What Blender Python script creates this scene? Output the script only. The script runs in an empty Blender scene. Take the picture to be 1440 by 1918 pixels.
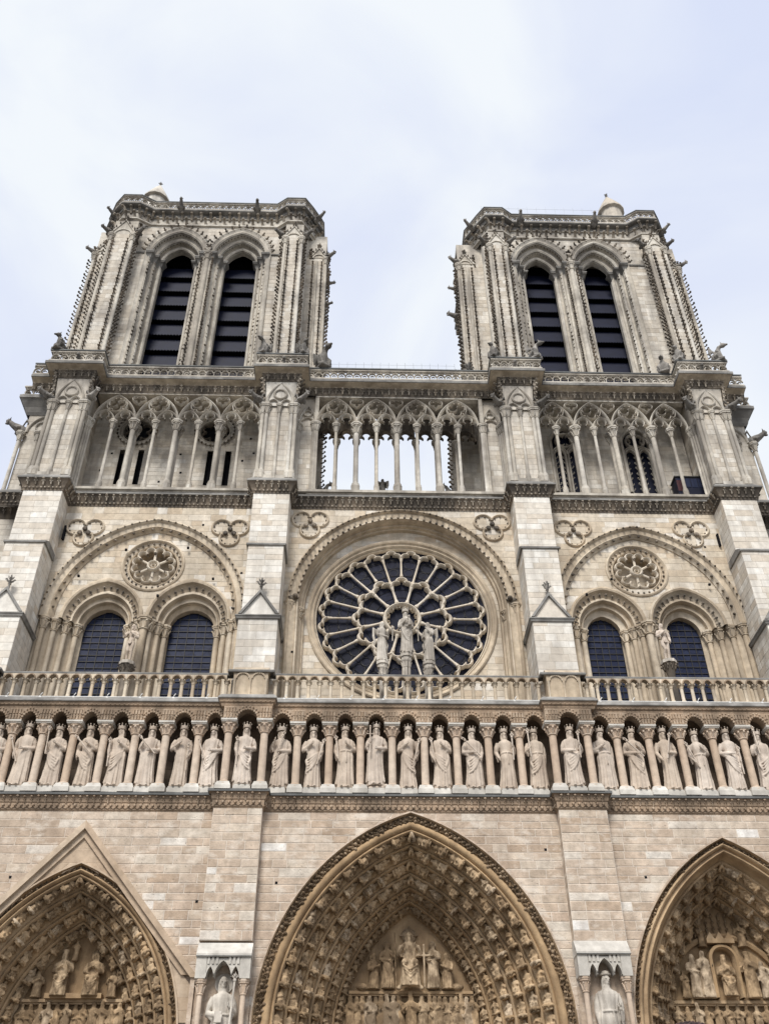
import bpy, bmesh, math, random
import numpy as np
from math import sin, cos, pi, radians, sqrt, acos, atan2, hypot
from mathutils import Vector, Matrix
random.seed(7)
S = bpy.context.scene
COL = S.collection
# ------------------------------------------------------------------ camera
def setup_camera():
    pit, yaw, rol = radians(38.79), radians(1.76), radians(-.35)
    fw = Vector((sin(yaw)*cos(pit), cos(yaw)*cos(pit), sin(pit)))
    r = Vector((cos(yaw), -sin(yaw), 0)); u = r.cross(fw)
    r2 = r*cos(rol)+u*sin(rol); u2 = -r*sin(rol)+u*cos(rol)
    cd = bpy.data.cameras.new('camera'); co = bpy.data.objects.new('camera', cd); COL.objects.link(co)
    cd.sensor_fit = 'HORIZONTAL'; cd.sensor_width = 36; cd.lens = 1803.2/1440*36
    cd.clip_start = .1; cd.clip_end = 3000
    m = Matrix((r2, u2, -fw)).transposed().to_4x4(); m.translation = (-2.42, -42.31, 1.25)
    co.matrix_world = m; S.camera = co
setup_camera()
# ------------------------------------------------------------------ sky, sun, exposure
SUN_EL, SUN_AZ = radians(47), radians(-16)        # sun behind the camera, a little to the left
CLOUD_GAIN = 0.44
def setup_world():
    w = bpy.data.worlds.new('World'); S.world = w; w.use_nodes = True
    nt = w.node_tree; nt.nodes.clear(); N = nt.nodes.new; L = nt.links.new
    out = N('ShaderNodeOutputWorld'); bg = N('ShaderNodeBackground'); L(bg.outputs[0], out.inputs[0])
    sky = N('ShaderNodeTexSky'); sky.sky_type = 'NISHITA'; sky.sun_disc = False
    sky.sun_elevation = SUN_EL; sky.sun_rotation = pi + SUN_AZ
    sc = N('ShaderNodeVectorMath'); sc.operation = 'SCALE'; sc.inputs['Scale'].default_value = .08
    L(sky.outputs[0], sc.inputs[0])
    tc = N('ShaderNodeTexCoord'); mp = N('ShaderNodeMapping'); mp.inputs['Scale'].default_value = (1.0, 1.0, 1.5)
    mp.inputs['Location'].default_value = (.35, .1, .2)
    L(tc.outputs['Generated'], mp.inputs[0])
    n1 = N('ShaderNodeTexNoise'); n1.inputs['Scale'].default_value = 2.9; n1.inputs['Detail'].default_value = 6; n1.inputs['Roughness'].default_value = .5
    n1.inputs['Distortion'].default_value = .6
    L(mp.outputs[0], n1.inputs['Vector'])
    rp = N('ShaderNodeValToRGB'); e = rp.color_ramp.elements
    e[0].position = .32; e[0].color = (.70, .755, .92, 1); e[1].position = .62; e[1].color = (.90, .935, .965, 1)
    m = e.new(.46); m.color = (.78, .825, .94, 1)
    L(n1.outputs['Fac'], rp.inputs[0])
    g = N('ShaderNodeVectorMath'); g.operation = 'SCALE'; g.inputs['Scale'].default_value = CLOUD_GAIN; L(rp.outputs[0], g.inputs[0])
    mx = N('ShaderNodeMixRGB'); mx.inputs[0].default_value = .9
    L(sc.outputs[0], mx.inputs[1]); L(g.outputs[0], mx.inputs[2])
    L(mx.outputs[0], bg.inputs[0]); bg.inputs[1].default_value = 1
setup_world()
def setup_sun():
    l = bpy.data.lights.new('sun', 'SUN'); l.energy = 1.5; l.angle = radians(20); l.color = (1, .965, .91)
    o = bpy.data.objects.new('sun', l); COL.objects.link(o)
    d = Vector((sin(SUN_AZ)*cos(SUN_EL), -cos(SUN_AZ)*cos(SUN_EL), sin(SUN_EL)))   # towards the sun
    o.rotation_euler = d.to_track_quat('Z', 'Y').to_euler(); o.location = (-10, -60, 60)
setup_sun()
V = S.view_settings; V.view_transform = 'Standard'; V.look = 'None'; V.gamma = 1; V.exposure = 1.30; V.use_curve_mapping = False
S.render.resolution_x = 768; S.render.resolution_y = 1024
# ------------------------------------------------------------------ materials
def lin(r, g, b):
    f = lambda c: (c/255/12.92) if c <= 10 else ((c/255+.055)/1.055)**2.4
    return (f(r), f(g), f(b), 1)
def stone_mat(name, cols, dirt=(.16,.14,.12), damt=.35, dlo=.5, dhi=.72, speck=0, bump=.35, mott=.22, streak=.16, rough=.9, dscale=.9, wash=0):
    m = bpy.data.materials.new(name); m.use_nodes = True
    nt = m.node_tree; N = nt.nodes.new; L = nt.links.new; b = nt.nodes['Principled BSDF']
    b.inputs['Roughness'].default_value = rough
    b.inputs['Specular IOR Level'].default_value = .25
    geo = N('ShaderNodeNewGeometry'); oi = N('ShaderNodeObjectInfo')
    a = N('ShaderNodeMath'); a.operation = 'ADD'; L(geo.outputs['Random Per Island'], a.inputs[0]); L(oi.outputs['Random'], a.inputs[1])
    fr = N('ShaderNodeMath'); fr.operation = 'FRACT'; L(a.outputs[0], fr.inputs[0])
    rp = N('ShaderNodeValToRGB'); rp.color_ramp.interpolation = 'LINEAR'; e = rp.color_ramp.elements
    pos, c0 = cols[0]; e[0].position = pos; e[0].color = (*c0, 1)
    pos, c1 = cols[-1]; e[1].position = pos; e[1].color = (*c1, 1)
    for pos, c in cols[1:-1]:
        k = e.new(pos); k.color = (*c, 1)
    L(fr.outputs[0], rp.inputs[0])
    def noise(sc, det, vec=None, mapscale=None):
        n = N('ShaderNodeTexNoise'); n.inputs['Scale'].default_value = sc; n.inputs['Detail'].default_value = det; n.inputs['Roughness'].default_value = .6
        if mapscale:
            mp = N('ShaderNodeMapping'); mp.inputs['Scale'].default_value = mapscale; L(geo.outputs['Position'], mp.inputs[0]); L(mp.outputs[0], n.inputs['Vector'])
        else: L(geo.outputs['Position'], n.inputs['Vector'])
        return n
    # mottling
    n1 = noise(3.1, 5)
    mr = N('ShaderNodeMapRange'); mr.inputs['From Min'].default_value = .3; mr.inputs['From Max'].default_value = .7
    mr.inputs['To Min'].default_value = 1-mott; mr.inputs['To Max'].default_value = 1+mott*.55; L(n1.outputs['Fac'], mr.inputs[0])
    mu = N('ShaderNodeVectorMath'); mu.operation = 'SCALE'; L(rp.outputs[0], mu.inputs[0]); L(mr.outputs[0], mu.inputs['Scale'])
    # weather streaks and stains
    n2 = noise(dscale, 5, mapscale=(1.3, 1.3, streak))
    n3 = noise(.33, 3)
    ad = N('ShaderNodeMath'); ad.operation = 'MULTIPLY_ADD'; ad.inputs[1].default_value = .55; L(n3.outputs['Fac'], ad.inputs[0])
    sb = N('ShaderNodeMath'); sb.operation = 'MULTIPLY'; sb.inputs[1].default_value = .55; L(n2.outputs['Fac'], sb.inputs[0]); L(sb.outputs[0], ad.inputs[2])
    md = N('ShaderNodeMapRange'); md.inputs['From Min'].default_value = dlo; md.inputs['From Max'].default_value = dhi
    md.inputs['To Min'].default_value = 0; md.inputs['To Max'].default_value = damt; L(ad.outputs[0], md.inputs[0])
    mx = N('ShaderNodeMixRGB'); L(md.outputs[0], mx.inputs[0]); L(mu.outputs[0], mx.inputs[1]); mx.inputs[2].default_value = (*dirt, 1)
    col = mx.outputs[0]
    if wash:                                          # pale lime and mortar smears
        n6 = noise(1.7, 6, mapscale=(.8, .8, 1.5)); mw = N('ShaderNodeMapRange'); mw.inputs['From Min'].default_value = .52; mw.inputs['From Max'].default_value = .68
        mw.inputs['To Max'].default_value = wash; L(n6.outputs['Fac'], mw.inputs[0]); m6 = N('ShaderNodeMixRGB'); L(mw.outputs[0], m6.inputs[0]); L(col, m6.inputs[1]); m6.inputs[2].default_value = (.68, .615, .53, 1); col = m6.outputs[0]
    if speck:
        n4 = noise(9, 3, mapscale=(.8, .8, 2.2))
        ms = N('ShaderNodeMapRange'); ms.inputs['From Min'].default_value = .655; ms.inputs['From Max'].default_value = .71
        ms.inputs['To Max'].default_value = speck; L(n4.outputs['Fac'], ms.inputs[0])
        m2 = N('ShaderNodeMixRGB'); L(ms.outputs[0], m2.inputs[0]); L(col, m2.inputs[1]); m2.inputs[2].default_value = (.12, .095, .075, 1); col = m2.outputs[0]
    L(col, b.inputs['Base Color'])
    n5 = noise(13, 5); bp = N('ShaderNodeBump'); bp.inputs['Strength'].default_value = bump; bp.inputs['Distance'].default_value = .03
    L(n5.outputs['Fac'], bp.inputs['Height']); L(bp.outputs[0], b.inputs['Normal'])
    return m
def simple_mat(name, col, rough=.6, metal=0, noise=.2, scale=3, spec=.4):
    m = bpy.data.materials.new(name); m.use_nodes = True; nt = m.node_tree; N = nt.nodes.new; L = nt.links.new; b = nt.nodes['Principled BSDF']
    b.inputs['Roughness'].default_value = rough; b.inputs['Metallic'].default_value = metal; b.inputs['Specular IOR Level'].default_value = spec
    geo = N('ShaderNodeNewGeometry'); n = N('ShaderNodeTexNoise'); n.inputs['Scale'].default_value = scale; n.inputs['Detail'].default_value = 4
    L(geo.outputs['Position'], n.inputs['Vector'])
    mr = N('ShaderNodeMapRange'); mr.inputs['To Min'].default_value = 1-noise; mr.inputs['To Max'].default_value = 1+noise; L(n.outputs['Fac'], mr.inputs[0])
    rgb = N('ShaderNodeRGB'); rgb.outputs[0].default_value = (*col, 1)
    s = N('ShaderNodeVectorMath'); s.operation = 'SCALE'; L(rgb.outputs[0], s.inputs[0]); L(mr.outputs[0], s.inputs['Scale']); L(s.outputs[0], b.inputs['Base Color'])
    return m
MT = {}
MT['ashlar_low'] = stone_mat('ashlar_low', [(0,(.44,.335,.245)),(.14,(.56,.455,.355)),(.28,(.50,.395,.305)),(.42,(.60,.505,.405)),(.56,(.53,.425,.33)),(.68,(.44,.345,.26)),(.78,(.58,.49,.39)),(.88,(.61,.54,.45)),(.955,(.68,.63,.56)),(.975,(.77,.74,.69)),(1,(.79,.77,.73))], dirt=(.28,.21,.155), damt=.45, speck=.8, dlo=.48, dhi=.66, mott=.3, bump=.6, wash=.6)
MT['leaf_grey'] = stone_mat('leaf_grey', [(0,(.30,.25,.19)),(.5,(.40,.345,.275)),(1,(.52,.46,.38))], dirt=(.08,.07,.06), damt=.75, dlo=.47, dhi=.62, streak=.6)
MT['mortar_low'] = stone_mat('mortar_low', [(0,(.60,.525,.44)),(1,(.66,.59,.505))], damt=.45, dirt=(.42,.34,.27))
MT['ashlar_mid'] = stone_mat('ashlar_mid', [(0,(.54,.44,.325)),(.25,(.61,.52,.40)),(.5,(.59,.515,.41)),(.7,(.65,.57,.46)),(.88,(.67,.61,.52)),(1,(.74,.695,.625))], dirt=(.27,.225,.17), damt=.5, dlo=.48, dhi=.67, speck=.25)
MT['ashlar_pale'] = stone_mat('ashlar_pale', [(0,(.60,.525,.43)),(.3,(.67,.61,.525)),(.65,(.71,.665,.59)),(1,(.78,.75,.69))], dirt=(.30,.27,.235), damt=.5, dlo=.50, dhi=.68, mott=.18, streak=.10, dscale=1.4)
MT['ashlar_up'] = stone_mat('ashlar_up', [(0,(.50,.44,.36)),(.3,(.56,.505,.425)),(.6,(.59,.54,.465)),(.85,(.63,.585,.51)),(1,(.69,.65,.58))], dirt=(.20,.18,.16), damt=.6, dlo=.49, dhi=.66, speck=.15, mott=.2, streak=.10, dscale=1.5)
MT['mortar_up'] = stone_mat('mortar_up', [(0,(.42,.375,.31)),(1,(.46,.41,.345))], damt=.35, dirt=(.22,.2,.17))
MT['trim_mid'] = stone_mat('trim_mid', [(0,(.54,.44,.32)),(.5,(.61,.515,.39)),(1,(.67,.59,.475))], dirt=(.20,.155,.11), damt=.65, dlo=.47, dhi=.63)
MT['trim_up'] = stone_mat('trim_up', [(0,(.49,.44,.365)),(.5,(.56,.515,.44)),(1,(.64,.60,.53))], dirt=(.17,.15,.13), damt=.7, dlo=.47, dhi=.63)
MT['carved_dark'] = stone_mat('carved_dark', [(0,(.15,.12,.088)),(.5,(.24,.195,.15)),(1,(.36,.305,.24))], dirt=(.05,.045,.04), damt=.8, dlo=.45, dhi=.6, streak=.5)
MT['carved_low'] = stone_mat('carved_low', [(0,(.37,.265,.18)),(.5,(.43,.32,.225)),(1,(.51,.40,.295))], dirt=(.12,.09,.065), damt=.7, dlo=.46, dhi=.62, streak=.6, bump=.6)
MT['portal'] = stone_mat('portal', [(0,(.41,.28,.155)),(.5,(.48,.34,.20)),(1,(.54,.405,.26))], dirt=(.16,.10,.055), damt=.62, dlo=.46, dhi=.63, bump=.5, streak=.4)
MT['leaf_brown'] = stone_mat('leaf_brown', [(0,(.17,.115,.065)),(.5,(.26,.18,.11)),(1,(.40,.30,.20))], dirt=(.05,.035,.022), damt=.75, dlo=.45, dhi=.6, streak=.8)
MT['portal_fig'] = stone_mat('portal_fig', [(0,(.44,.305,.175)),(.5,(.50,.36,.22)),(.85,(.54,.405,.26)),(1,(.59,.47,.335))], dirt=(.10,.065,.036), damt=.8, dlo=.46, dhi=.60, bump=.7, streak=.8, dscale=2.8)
MT['king'] = stone_mat('king', [(0,(.54,.45,.36)),(.5,(.59,.505,.42)),(1,(.63,.55,.47))], dirt=(.27,.205,.155), damt=.5, dlo=.46, dhi=.66, bump=.4, streak=.35, dscale=1.6)
MT['king_col'] = stone_mat('king_col', [(0,(.50,.385,.285)),(.5,(.55,.435,.335)),(1,(.60,.50,.40))], dirt=(.30,.21,.145), damt=.5, speck=.15)
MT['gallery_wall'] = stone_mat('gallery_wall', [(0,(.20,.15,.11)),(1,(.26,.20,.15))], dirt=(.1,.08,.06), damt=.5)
MT['pale'] = stone_mat('pale', [(0,(.56,.525,.465)),(1,(.66,.625,.565))], dirt=(.25,.23,.20), damt=.6, dlo=.44, dhi=.66, streak=.6)
MT['statue'] = stone_mat('statue', [(0,(.54,.49,.42)),(1,(.60,.55,.48))], dirt=(.17,.145,.12), damt=.65, dlo=.46, dhi=.63, streak=.35, dscale=2.2)
MT['trim_rose'] = stone_mat('trim_rose', [(0,(.63,.55,.44)),(1,(.70,.63,.53))], dirt=(.34,.27,.19), damt=.45, dlo=.48, dhi=.66)
MT['gable'] = stone_mat('gable', [(0,(.46,.35,.25)),(.5,(.52,.41,.30)),(1,(.57,.465,.355))], dirt=(.24,.17,.11), damt=.5, dlo=.48, dhi=.66)
MT['lead'] = stone_mat('lead', [(0,(.13,.135,.135)),(1,(.17,.17,.165))], dirt=(.06,.06,.055), damt=.6, dlo=.42, dhi=.62, streak=1, rough=.7, bump=.2)
MT['ledge'] = stone_mat('ledge', [(0,(.28,.27,.25)),(1,(.36,.345,.32))], dirt=(.09,.085,.08), damt=.7, dlo=.43, dhi=.62, streak=.7)
MT['beast'] = stone_mat('beast', [(0,(.20,.185,.165)),(.5,(.28,.26,.235)),(1,(.40,.375,.34))], dirt=(.07,.065,.06), damt=.7, dlo=.45, dhi=.6, streak=.6, dscale=2.5)
MT['louver'] = simple_mat('louver', (.005,.007,.022), .6, 0, .5, 2.2, .2)
MT['void'] = simple_mat('void', (.012,.012,.014), .95, 0, .1, 2, .05)  # near-black that paints in the darkness of holes and openings
MT['iron'] = simple_mat('iron', (.04,.038,.036), .6, .6)
MT['steel'] = simple_mat('steel', (.55,.56,.57), .4, .7, .1)
MT['whitepipe'] = simple_mat('whitepipe', (.72,.71,.68), .5, 0, .1)
MT['paving'] = stone_mat('paving', [(0,(.17,.16,.145)),(1,(.22,.21,.19))], dirt=(.12,.11,.10), damt=.4, streak=1)
MT['wood'] = simple_mat('wood', (.07,.035,.018), .6, 0, .3, 5)
def glass_mat(name, c1, c2, scale, rough, spec=.5):
    m = bpy.data.materials.new(name); m.use_nodes = True; nt = m.node_tree; N = nt.nodes.new; L = nt.links.new; b = nt.nodes['Principled BSDF']
    geo = N('ShaderNodeNewGeometry'); oi = N('ShaderNodeObjectInfo')
    vo = N('ShaderNodeTexVoronoi'); vo.inputs['Scale'].default_value = scale; L(geo.outputs['Position'], vo.inputs['Vector'])
    sp = N('ShaderNodeSeparateColor'); L(vo.outputs['Color'], sp.inputs[0])
    a = N('ShaderNodeMath'); a.operation = 'ADD'; L(sp.outputs[0], a.inputs[0]); L(oi.outputs['Random'], a.inputs[1])
    h = N('ShaderNodeMath'); h.operation = 'MULTIPLY'; h.inputs[1].default_value = .5; L(a.outputs[0], h.inputs[0])
    mx = N('ShaderNodeMixRGB'); L(h.outputs[0], mx.inputs[0]); mx.inputs[1].default_value = (*c1, 1); mx.inputs[2].default_value = (*c2, 1)
    ve = N('ShaderNodeTexVoronoi'); ve.feature = 'DISTANCE_TO_EDGE'; ve.inputs['Scale'].default_value = scale; L(geo.outputs['Position'], ve.inputs['Vector'])
    mr = N('ShaderNodeMapRange'); mr.inputs['From Max'].default_value = .06; mr.inputs['To Min'].default_value = .6; L(ve.outputs['Distance'], mr.inputs[0])
    s = N('ShaderNodeVectorMath'); s.operation = 'SCALE'; L(mx.outputs[0], s.inputs[0]); L(mr.outputs[0], s.inputs['Scale']); L(s.outputs[0], b.inputs['Base Color'])
    b.inputs['Roughness'].default_value = rough; b.inputs['Specular IOR Level'].default_value = spec
    bp = N('ShaderNodeBump'); bp.inputs['Strength'].default_value = .35; bp.inputs['Distance'].default_value = .05; L(vo.outputs['Distance'], bp.inputs['Height']); L(bp.outputs[0], b.inputs['Normal'])
    return m
MT['rose_glass'] = glass_mat('rose_glass', (.008,.009,.017), (.016,.018,.036), 2.2, .6, .12)
MT['win_glass'] = glass_mat('win_glass', (.014,.018,.040), (.026,.033,.066), 1.6, .45, .10)
# ------------------------------------------------------------------ helpers
def tag(o, label=None, cat=None, group=None, kind=None):
    for k, v in (('label', label), ('category', cat), ('group', group), ('kind', kind)):
        if v: o[k] = v
    return o
def empty(name, loc=(0,0,0), rz=0, parent=None):
    o = bpy.data.objects.new(name, None); COL.objects.link(o); o.location = loc; o.rotation_euler = (0,0,rz); o.empty_display_size = .3
    if parent: o.parent = parent
    return o
def place(name, me, parent, loc=(0,0,0), rot=(0,0,0), sc=(1,1,1)):
    o = bpy.data.objects.new(name, me); COL.objects.link(o); o.location = loc; o.rotation_euler = rot; o.scale = sc
    if parent: o.parent = parent
    return o
class M:
    def __init__(s): s.v = []; s.f = []; s.n = 0; s.chunks = []
    def add(s, vs, fs):
        o = s.n; s.v.extend(vs); s.n += len(vs); s.f.extend([tuple(i+o for i in t) for t in fs]); return s
    def box(s, x0, x1, y0, y1, z0, z1):
        return s.add([(x0,y0,z0),(x1,y0,z0),(x1,y1,z0),(x0,y1,z0),(x0,y0,z1),(x1,y0,z1),(x1,y1,z1),(x0,y1,z1)],
                     [(0,3,2,1),(4,5,6,7),(0,1,5,4),(1,2,6,5),(2,3,7,6),(3,0,4,7)])
    def prism(s, pts, y0, y1):                     # polygon in x,z (anticlockwise seen from the front) pushed along y
        n = len(pts); vs = [(x,y0,z) for x,z in pts]+[(x,y1,z) for x,z in pts]
        fs = [tuple(range(n)), tuple(range(2*n-1, n-1, -1))]+[(i+n, (i+1)%n+n, (i+1)%n, i) for i in range(n)]
        return s.add(vs, fs)
    def prismz(s, pts, z0, z1):                    # polygon in x,y pushed along z
        n = len(pts); vs = [(x,y,z0) for x,y in pts]+[(x,y,z1) for x,y in pts]
        return s.add(vs, [tuple(range(n-1,-1,-1)), tuple(range(n, 2*n))]+[(i, (i+1)%n, (i+1)%n+n, i+n) for i in range(n)])
    def prismx(s, pts, x0, x1):                    # polygon in y,z pushed along x
        n = len(pts); vs = [(x0,y,z) for y,z in pts]+[(x1,y,z) for y,z in pts]
        return s.add(vs, [tuple(range(n)), tuple(range(2*n-1, n-1, -1))]+[(i+n, (i+1)%n+n, (i+1)%n, i) for i in range(n)])
    def grid(s, rows, closed=False):
        n = len(rows[0]); vs = [p for r in rows for p in r]; fs = []
        for i in range(len(rows)-1):
            for j in range(n if closed else n-1):
                k = (j+1) % n; fs.append((i*n+j, i*n+k, (i+1)*n+k, (i+1)*n+j))
        return s.add(vs, fs)
    def path(s, pts, rad, n=6, cap=True):          # round tube along a polyline
        pts = [Vector(p) for p in pts]
        if not hasattr(rad, '__len__'): rad = [rad]*len(pts)
        rows = []; up = None
        for i, p in enumerate(pts):
            t = (pts[min(i+1, len(pts)-1)]-pts[max(i-1, 0)]).normalized()
            if up is None:
                a = Vector((0,0,1)) if abs(t.z) < .9 else Vector((0,1,0)); up = (a-t*a.dot(t)).normalized()
            else: up = (up-t*up.dot(t)).normalized()
            b = t.cross(up)
            rows.append([tuple(p+(up*cos(2*pi*j/n)+b*sin(2*pi*j/n))*rad[i]) for j in range(n)])
        s.grid(rows, True)
        if cap:
            o = s.n-len(rows)*n; s.f.append(tuple(range(o+n-1, o-1, -1))); s.f.append(tuple(range(s.n-n, s.n)))
        return s
    def lathe(s, x, y, prof, n=10, cap=True):
        rows = [[(x+r*cos(2*pi*j/n+.3), y+r*sin(2*pi*j/n+.3), z) for j in range(n)] for r, z in prof]
        s.grid(rows, True)
        if cap:
            o = s.n-len(rows)*n; s.f.append(tuple(range(o+n-1, o-1, -1))); s.f.append(tuple(range(s.n-n, s.n)))
        return s
    def ball(s, c, rx, ry=None, rz=None, n=8, m=6, R=None):
        ry = ry or rx; rz = rz or rx; rows = []
        for i in range(1, m):
            a = pi*i/m; rows.append([Vector((rx*sin(a)*cos(2*pi*j/n), ry*sin(a)*sin(2*pi*j/n), -rz*cos(a))) for j in range(n)])
        pts = [p for r in rows for p in r]+[Vector((0,0,-rz)), Vector((0,0,rz))]
        if R is not None: pts = [R @ p for p in pts]
        c = Vector(c); vs = [tuple(p+c) for p in pts]; fs = []
        for i in range(m-2):
            for j in range(n): k = (j+1) % n; fs.append((i*n+j, i*n+k, (i+1)*n+k, (i+1)*n+j))
        b = n*(m-1)
        for j in range(n): k = (j+1) % n; fs.append((b, k, j)); fs.append((b+1, (m-2)*n+j, (m-2)*n+k))
        return s.add(vs, fs)
    def inst(s, t, mats):                          # many copies of template t
        V0 = np.array(t.v); V1 = np.c_[V0, np.ones(len(V0))]
        for m in mats:
            s.add([tuple(p) for p in (V1 @ np.array(m).T)[:, :3]], t.f)
        return s
    def build(s, name, mat, parent=None, smooth=None, loc=None, kind=None):
        me = s.mesh(name, mat, smooth); o = bpy.data.objects.new(name, me); COL.objects.link(o)
        if parent: o.parent = parent
        if loc: o.location = loc
        if kind: o['kind'] = kind
        return o
    def mesh(s, name, mat, smooth=None):
        me = bpy.data.meshes.new(name); me.from_pydata(s.v, [], s.f); me.materials.append(MT[mat] if isinstance(mat, str) else mat)
        if smooth:
            me.shade_smooth(); me.set_sharp_from_angle(angle=radians(smooth))
        return me
def TM(loc, x=None, y=None, z=None, s=1):          # matrix from axes
    x = Vector(x or (1,0,0)); y = Vector(y or (0,1,0)); z = Vector(z or (0,0,1))
    m = Matrix((x*s, y*s, z*s)).transposed().to_4x4(); m.translation = Vector(loc); return m
class Arch:                                         # two-centred arch
    def __init__(s, xc, zs, hs, rise):
        s.xc, s.zs, s.hs, s.rise = xc, zs, hs, rise; s.c = (rise*rise-hs*hs)/(2*hs); s.R = hs+s.c
    def apex(s, off=0): R = s.R+off; return s.zs+sqrt(max(R*R-s.c*s.c, 0))
    def half(s, z, off=0):
        if z <= s.zs: return s.hs+off
        q = (s.R+off)**2-(z-s.zs)**2
        return max(sqrt(q)-s.c, 0) if q > 0 else 0
    def pts(s, off=0, n=12, zb=None):               # left foot, apex, right foot: (x, z)
        R = s.R+off; a = acos(max(-1, min(1, s.c/R))); L = []
        for i in range(n+1):
            t = a*i/n; L.append((s.xc+s.c-R*cos(t), s.zs+R*sin(t)))
        Rr = [(2*s.xc-x, z) for x, z in L[:-1]][::-1]
        P = L+Rr
        if zb is not None: P = [(P[0][0], zb)]+P+[(P[-1][0], zb)]
        return P
    def along(s, off, step, z0=None):               # evenly spaced stations: x, z, tangent(up), outward normal
        R = s.R+off; a = acos(max(-1, min(1, s.c/R))); Ln = R*a; n = max(1, int(round(Ln/step))); out = []
        for side in (-1, 1):
            for i in range(n):
                t = a*(i+.5)/n; nx, nz = cos(t), sin(t); x = -s.c+R*nx; z = s.zs+R*nz
                out.append((s.xc+side*x, z, (-side*nz, nx), (side*nx, nz), side))
        return out
def asweep(m, arch, prof, n=12, zb=None):
    rows = [[(x, y, z) for x, z in arch.pts(off, n, zb)] for off, y in prof]
    m.grid(rows)
def roll_prof(o0, y0, o1, y1, n, r=.07, last=True):
    P = []
    for i in range(n):
        a = i/n; b = (i+1)/n; oa, ya = o0+(o1-o0)*a, y0+(y1-y0)*a; ob, yb = o0+(o1-o0)*b, y0+(y1-y0)*b
        P += [(oa, ya)]
        cx, cy = ob+(oa-ob)*.35, ya+r*.6
        P += [(cx+r*1.15, ya+.01)]
        P += [(cx+r*cos(t), cy-r*sin(t)*1.3) for t in (0.2, .9, 1.57, 2.3, 3.1)]
        P += [(ob+.02, ya+r*1.3), (ob, ya+r*2.2), (ob, yb)]
    return P
def plan_sweep(m, pts, prof, closed=False):         # profile (out, z) along a plan polyline whose outside is on its right hand (towards -y when going +x)
    n = len(pts); P = [Vector((p[0], p[1])) for p in pts]; mit = []
    for i in range(n):
        d0 = (P[i]-P[i-1]).normalized() if (i > 0 or closed) else None
        d1 = (P[(i+1) % n]-P[i]).normalized() if (i < n-1 or closed) else None
        d0 = d0 or d1; d1 = d1 or d0
        n0 = Vector((d0.y, -d0.x)); n1 = Vector((d1.y, -d1.x)); k = n0+n1; k = k/max(k.dot(n0), .2) if k.length > 1e-4 else n0
        mit.append(k)
    rows = [[(P[i].x+mit[i].x*o, P[i].y+mit[i].y*o, z) for i in range(n)] for o, z in prof]
    m.grid(rows, closed)
def plan_stations(pts, step, out=0, ends=.5):
    res = []
    for (a, b) in zip(pts[:-1], pts[1:]):
        a = Vector(a); b = Vector(b); L = (b-a).length; n = int(round(L/step))
        if n < 1: continue
        d = (b-a)/L; nr = Vector((d.y, -d.x))
        for i in range(n):
            p = a+d*L*(i+ends)/n+nr*out; res.append((p.x, p.y, d, nr))
    return res
def bar2d(m, pts, w, d, y, closed=False):           # ridged stone bar along a path in x,z, centred at depth y
    n = len(pts); rows = []
    jit = random.uniform(-.006, .006)
    prof = [(-w/2, d/2), (-w/2, -d*.15), (-w*.22, -d*.42), (0, -d/2), (w*.22, -d*.42), (w/2, -d*.15), (w/2, d/2)]
    for i in range(n):
        a = Vector(pts[i-1] if (i > 0 or closed) else pts[i]); b = Vector(pts[(i+1) % n] if (i < n-1 or closed) else pts[i])
        t = (b-a); t = t.normalized() if t.length > 1e-6 else Vector((1,0)); nr = Vector((-t.y, t.x))
        rows.append([(pts[i][0]+nr.x*o, y+e+jit, pts[i][1]+nr.y*o) for o, e in prof])
    if closed: rows.append(rows[0])
    m.grid(rows, True)
def circ(x, z, r, n=16, a0=0, a1=2*pi):
    full = abs(a1-a0) >= 2*pi-1e-6
    return [(x+r*cos(a0+(a1-a0)*i/(n if full else n-1)), z+r*sin(a0+(a1-a0)*i/(n if full else n-1))) for i in range(n)]
# masonry ------------------------------------------------------------
RNG = random.Random(11)
def courses(z0, z1, h):
    n = max(1, int(round((z1-z0)/h))); r = [z0]; ws = [RNG.uniform(.85, 1.15) for _ in range(n)]; t = sum(ws)
    for w in ws: r.append(r[-1]+(z1-z0)*w/t)
    return r
def courses_at(z0, z1, h, cuts):
    r = [z0]
    for c in sorted(c for c in cuts if z0+.05 < c < z1-.05)+[z1]: r += courses(r[-1], c, h)[1:]
    return r
def masonry(rows, seg, lmin, lmax, gap=.018):
    """rows of z; seg(z0,z1) -> [(left at z0, left at z1, right at z0, right at z1)]; gives (backing quads, stone quads)"""
    back, st = [], []
    for z0, z1 in zip(rows[:-1], rows[1:]):
        for a0, a1, b0, b1 in seg(z0, z1):
            if max(b0, b1)-min(a0, a1) < .02: continue
            b0 = max(b0, a0); b1 = max(b1, a1)
            back.append(((a0, z0), (b0, z0), (b1, z1), (a1, z1)))
            L = max(b0, b1)-min(a0, a1)
            cuts = []; u = min(a0, a1)+RNG.uniform(.4, 1)*lmax*.8; end = max(b0, b1)
            while u < end-lmin*.45: cuts.append(u); u += RNG.uniform(lmin, lmax)
            ed = [None]+cuts+[None]
            for i in range(len(ed)-1):
                l0, l1 = (a0, a1) if ed[i] is None else (max(ed[i], a0), max(ed[i], a1))
                r0, r1 = (b0, b1) if ed[i+1] is None else (min(ed[i+1], b0), min(ed[i+1], b1))
                g = gap/2; q = [(l0+g, z0+g), (r0-g, z0+g), (r1-g, z1-g), (l1+g, z1-g)]
                if r0-l0 < .08 and r1-l1 < .08: continue
                if q[1][0] < q[0][0]: mx = (q[0][0]+q[1][0])/2; q[0] = q[1] = (mx, q[0][1])
                if q[2][0] < q[3][0]: mx = (q[2][0]+q[3][0])/2; q[2] = q[3] = (mx, q[2][1])
                st.append(q)
    return back, st
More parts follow.
